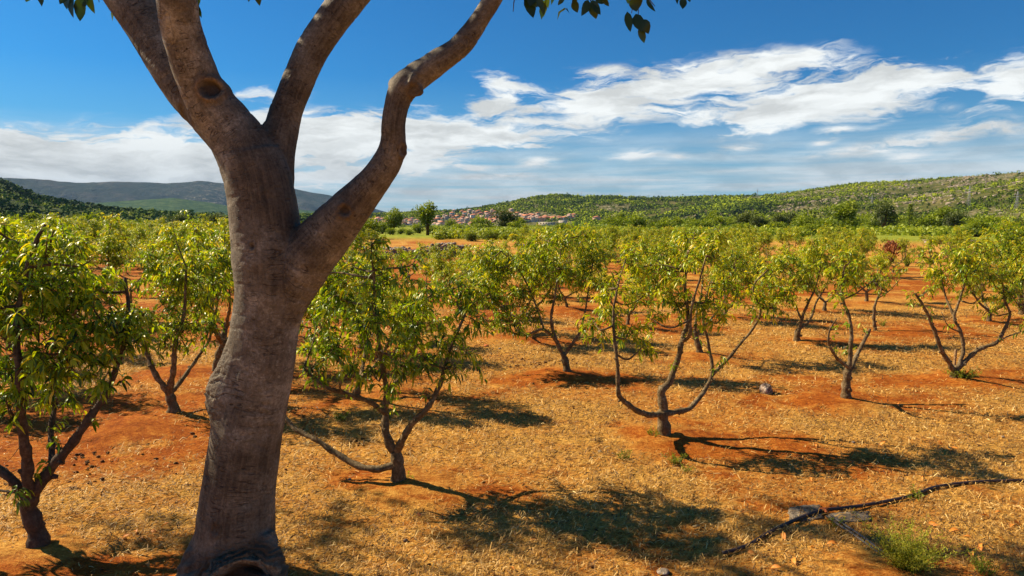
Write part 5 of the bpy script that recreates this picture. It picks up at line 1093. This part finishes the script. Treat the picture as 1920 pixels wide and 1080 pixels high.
def drywall(p0, p1, h, w, label, seed):
    """dry stone wall: individually shaped stones stacked in one wall"""
    r = np.random.default_rng(seed); a = ground_pt(*p0); b = ground_pt(*p1); a = np.array(a); b = np.array(b); L = np.linalg.norm(b - a); u = (b - a) / L; nn = np.array([-u[1], u[0], 0]); A = Acc(); s0 = .17
    for i in range(int(L / .24)):
        hh = h * (.65 + .6 * vnoise(np.array([i * .12 + seed]), np.array([0.]))[0])
        for lv in range(int(hh / .17) + 1):
            for side in (-1, 0, 1):
                c = a + u * (i * .24 + r.uniform(-.08, .08)) + nn * side * w * .5 * (1 - .25 * lv * .17 / h) ; c[2] = float(gz(c[0], c[1])) + .06 + lv * .17 + r.normal() * .02; s = s0 * r.uniform(.6, 1.15)
                V = ICO_V * r.uniform(.7, 1.15, (len(ICO_V), 1)) * [s * 1.1, s * .9, s * .72]; q = r.uniform(0, 6.3); V = np.stack([V[:, 0] * math.cos(q) - V[:, 1] * math.sin(q), V[:, 0] * math.sin(q) + V[:, 1] * math.cos(q), V[:, 2]], 1) + c; A.add(V, ICO_F)
    tag(A.build('stone_wall', M_stone, None), label, 'stone wall')
drywall((728, 486), (880, 478), .62, .8, 'low dry stone wall beyond the orchard, right of the leaning limb', 5)
drywall((975, 470), (1012, 469), .5, .6, 'short dry stone wall stub seen between crowns below the town', 6)
drywall((1250, 462), (1296, 462), .55, .6, 'short dry stone wall left of the gap in the far rows', 7)
drywall((1345, 464), (1425, 462), .6, .6, 'dry stone wall closing the far right rows', 8)
drywall((0, 500), (-0, 499), .3, .4, 'x', 9) if False else None
e = empty('field_hut', ground_pt(1752, 457), 'small pale concrete hut at the far right end of the orchard', 'hut'); boxes('wall', [(-.7, .45, -.4, .4, -.1, .30)], M_stone, e); boxes('roof_slab', [(-.8, .55, -.5, .5, .301, .36)], M_walls[0], e)
e = empty('field_hut', ground_pt(1820, 455), 'low pale concrete slab wall right of the small pale hut', 'hut'); boxes('wall', [(-.8, .8, -.1, .1, -.1, .22)], M_walls[0], e); boxes('coping', [(-.85, .85, -.14, .14, .221, .27)], M_walls[1], e)

# ---------------- air
def haze():
    K, z0, z1 = 9600, -30, 480; A = [(-K, -K, z0), (K, -K, z0), (K, K, z0), (-K, K, z0), (-K, -K, z1), (K, -K, z1), (K, K, z1), (-K, K, z1)]
    m = bpy.data.materials.new('thin_haze'); m.use_nodes = True; t = m.node_tree; t.nodes.clear(); out = t.nodes.new('ShaderNodeOutputMaterial'); v = t.nodes.new('ShaderNodeVolumePrincipled'); t.links.new(v.outputs[0], out.inputs['Volume'])
    v.inputs['Density'].default_value = 3.4e-5; v.inputs['Color'].default_value = (.36, .62, 1.0, 1); v.inputs['Anisotropy'].default_value = .0
    o = mesh_np('haze', A, [[(0, 3, 2, 1), (4, 5, 6, 7), (0, 1, 5, 4), (1, 2, 6, 5), (2, 3, 7, 6), (3, 0, 4, 7)]], m); tag(o, 'thin blue summer haze over the whole valley', 'haze', None, 'stuff')
HAZE = True
if HAZE: haze()

# every far house, shrub and belt tree gets its own place in its group's label
def number_groups():
    bpy.context.view_layer.update(); gr = {}
    for o in COL.objects:
        if o.parent is None and 'label' in o and 'group' in o: gr.setdefault(o['label'], []).append(o)
    for lab, L in gr.items():
        if len(L) > 1:
            L.sort(key=lambda o: o.location.x / max(o.location.y, .1))
            for n, o in enumerate(L): o['label'] = f'{lab}, {ordn(n + 1)} from left'
number_groups()
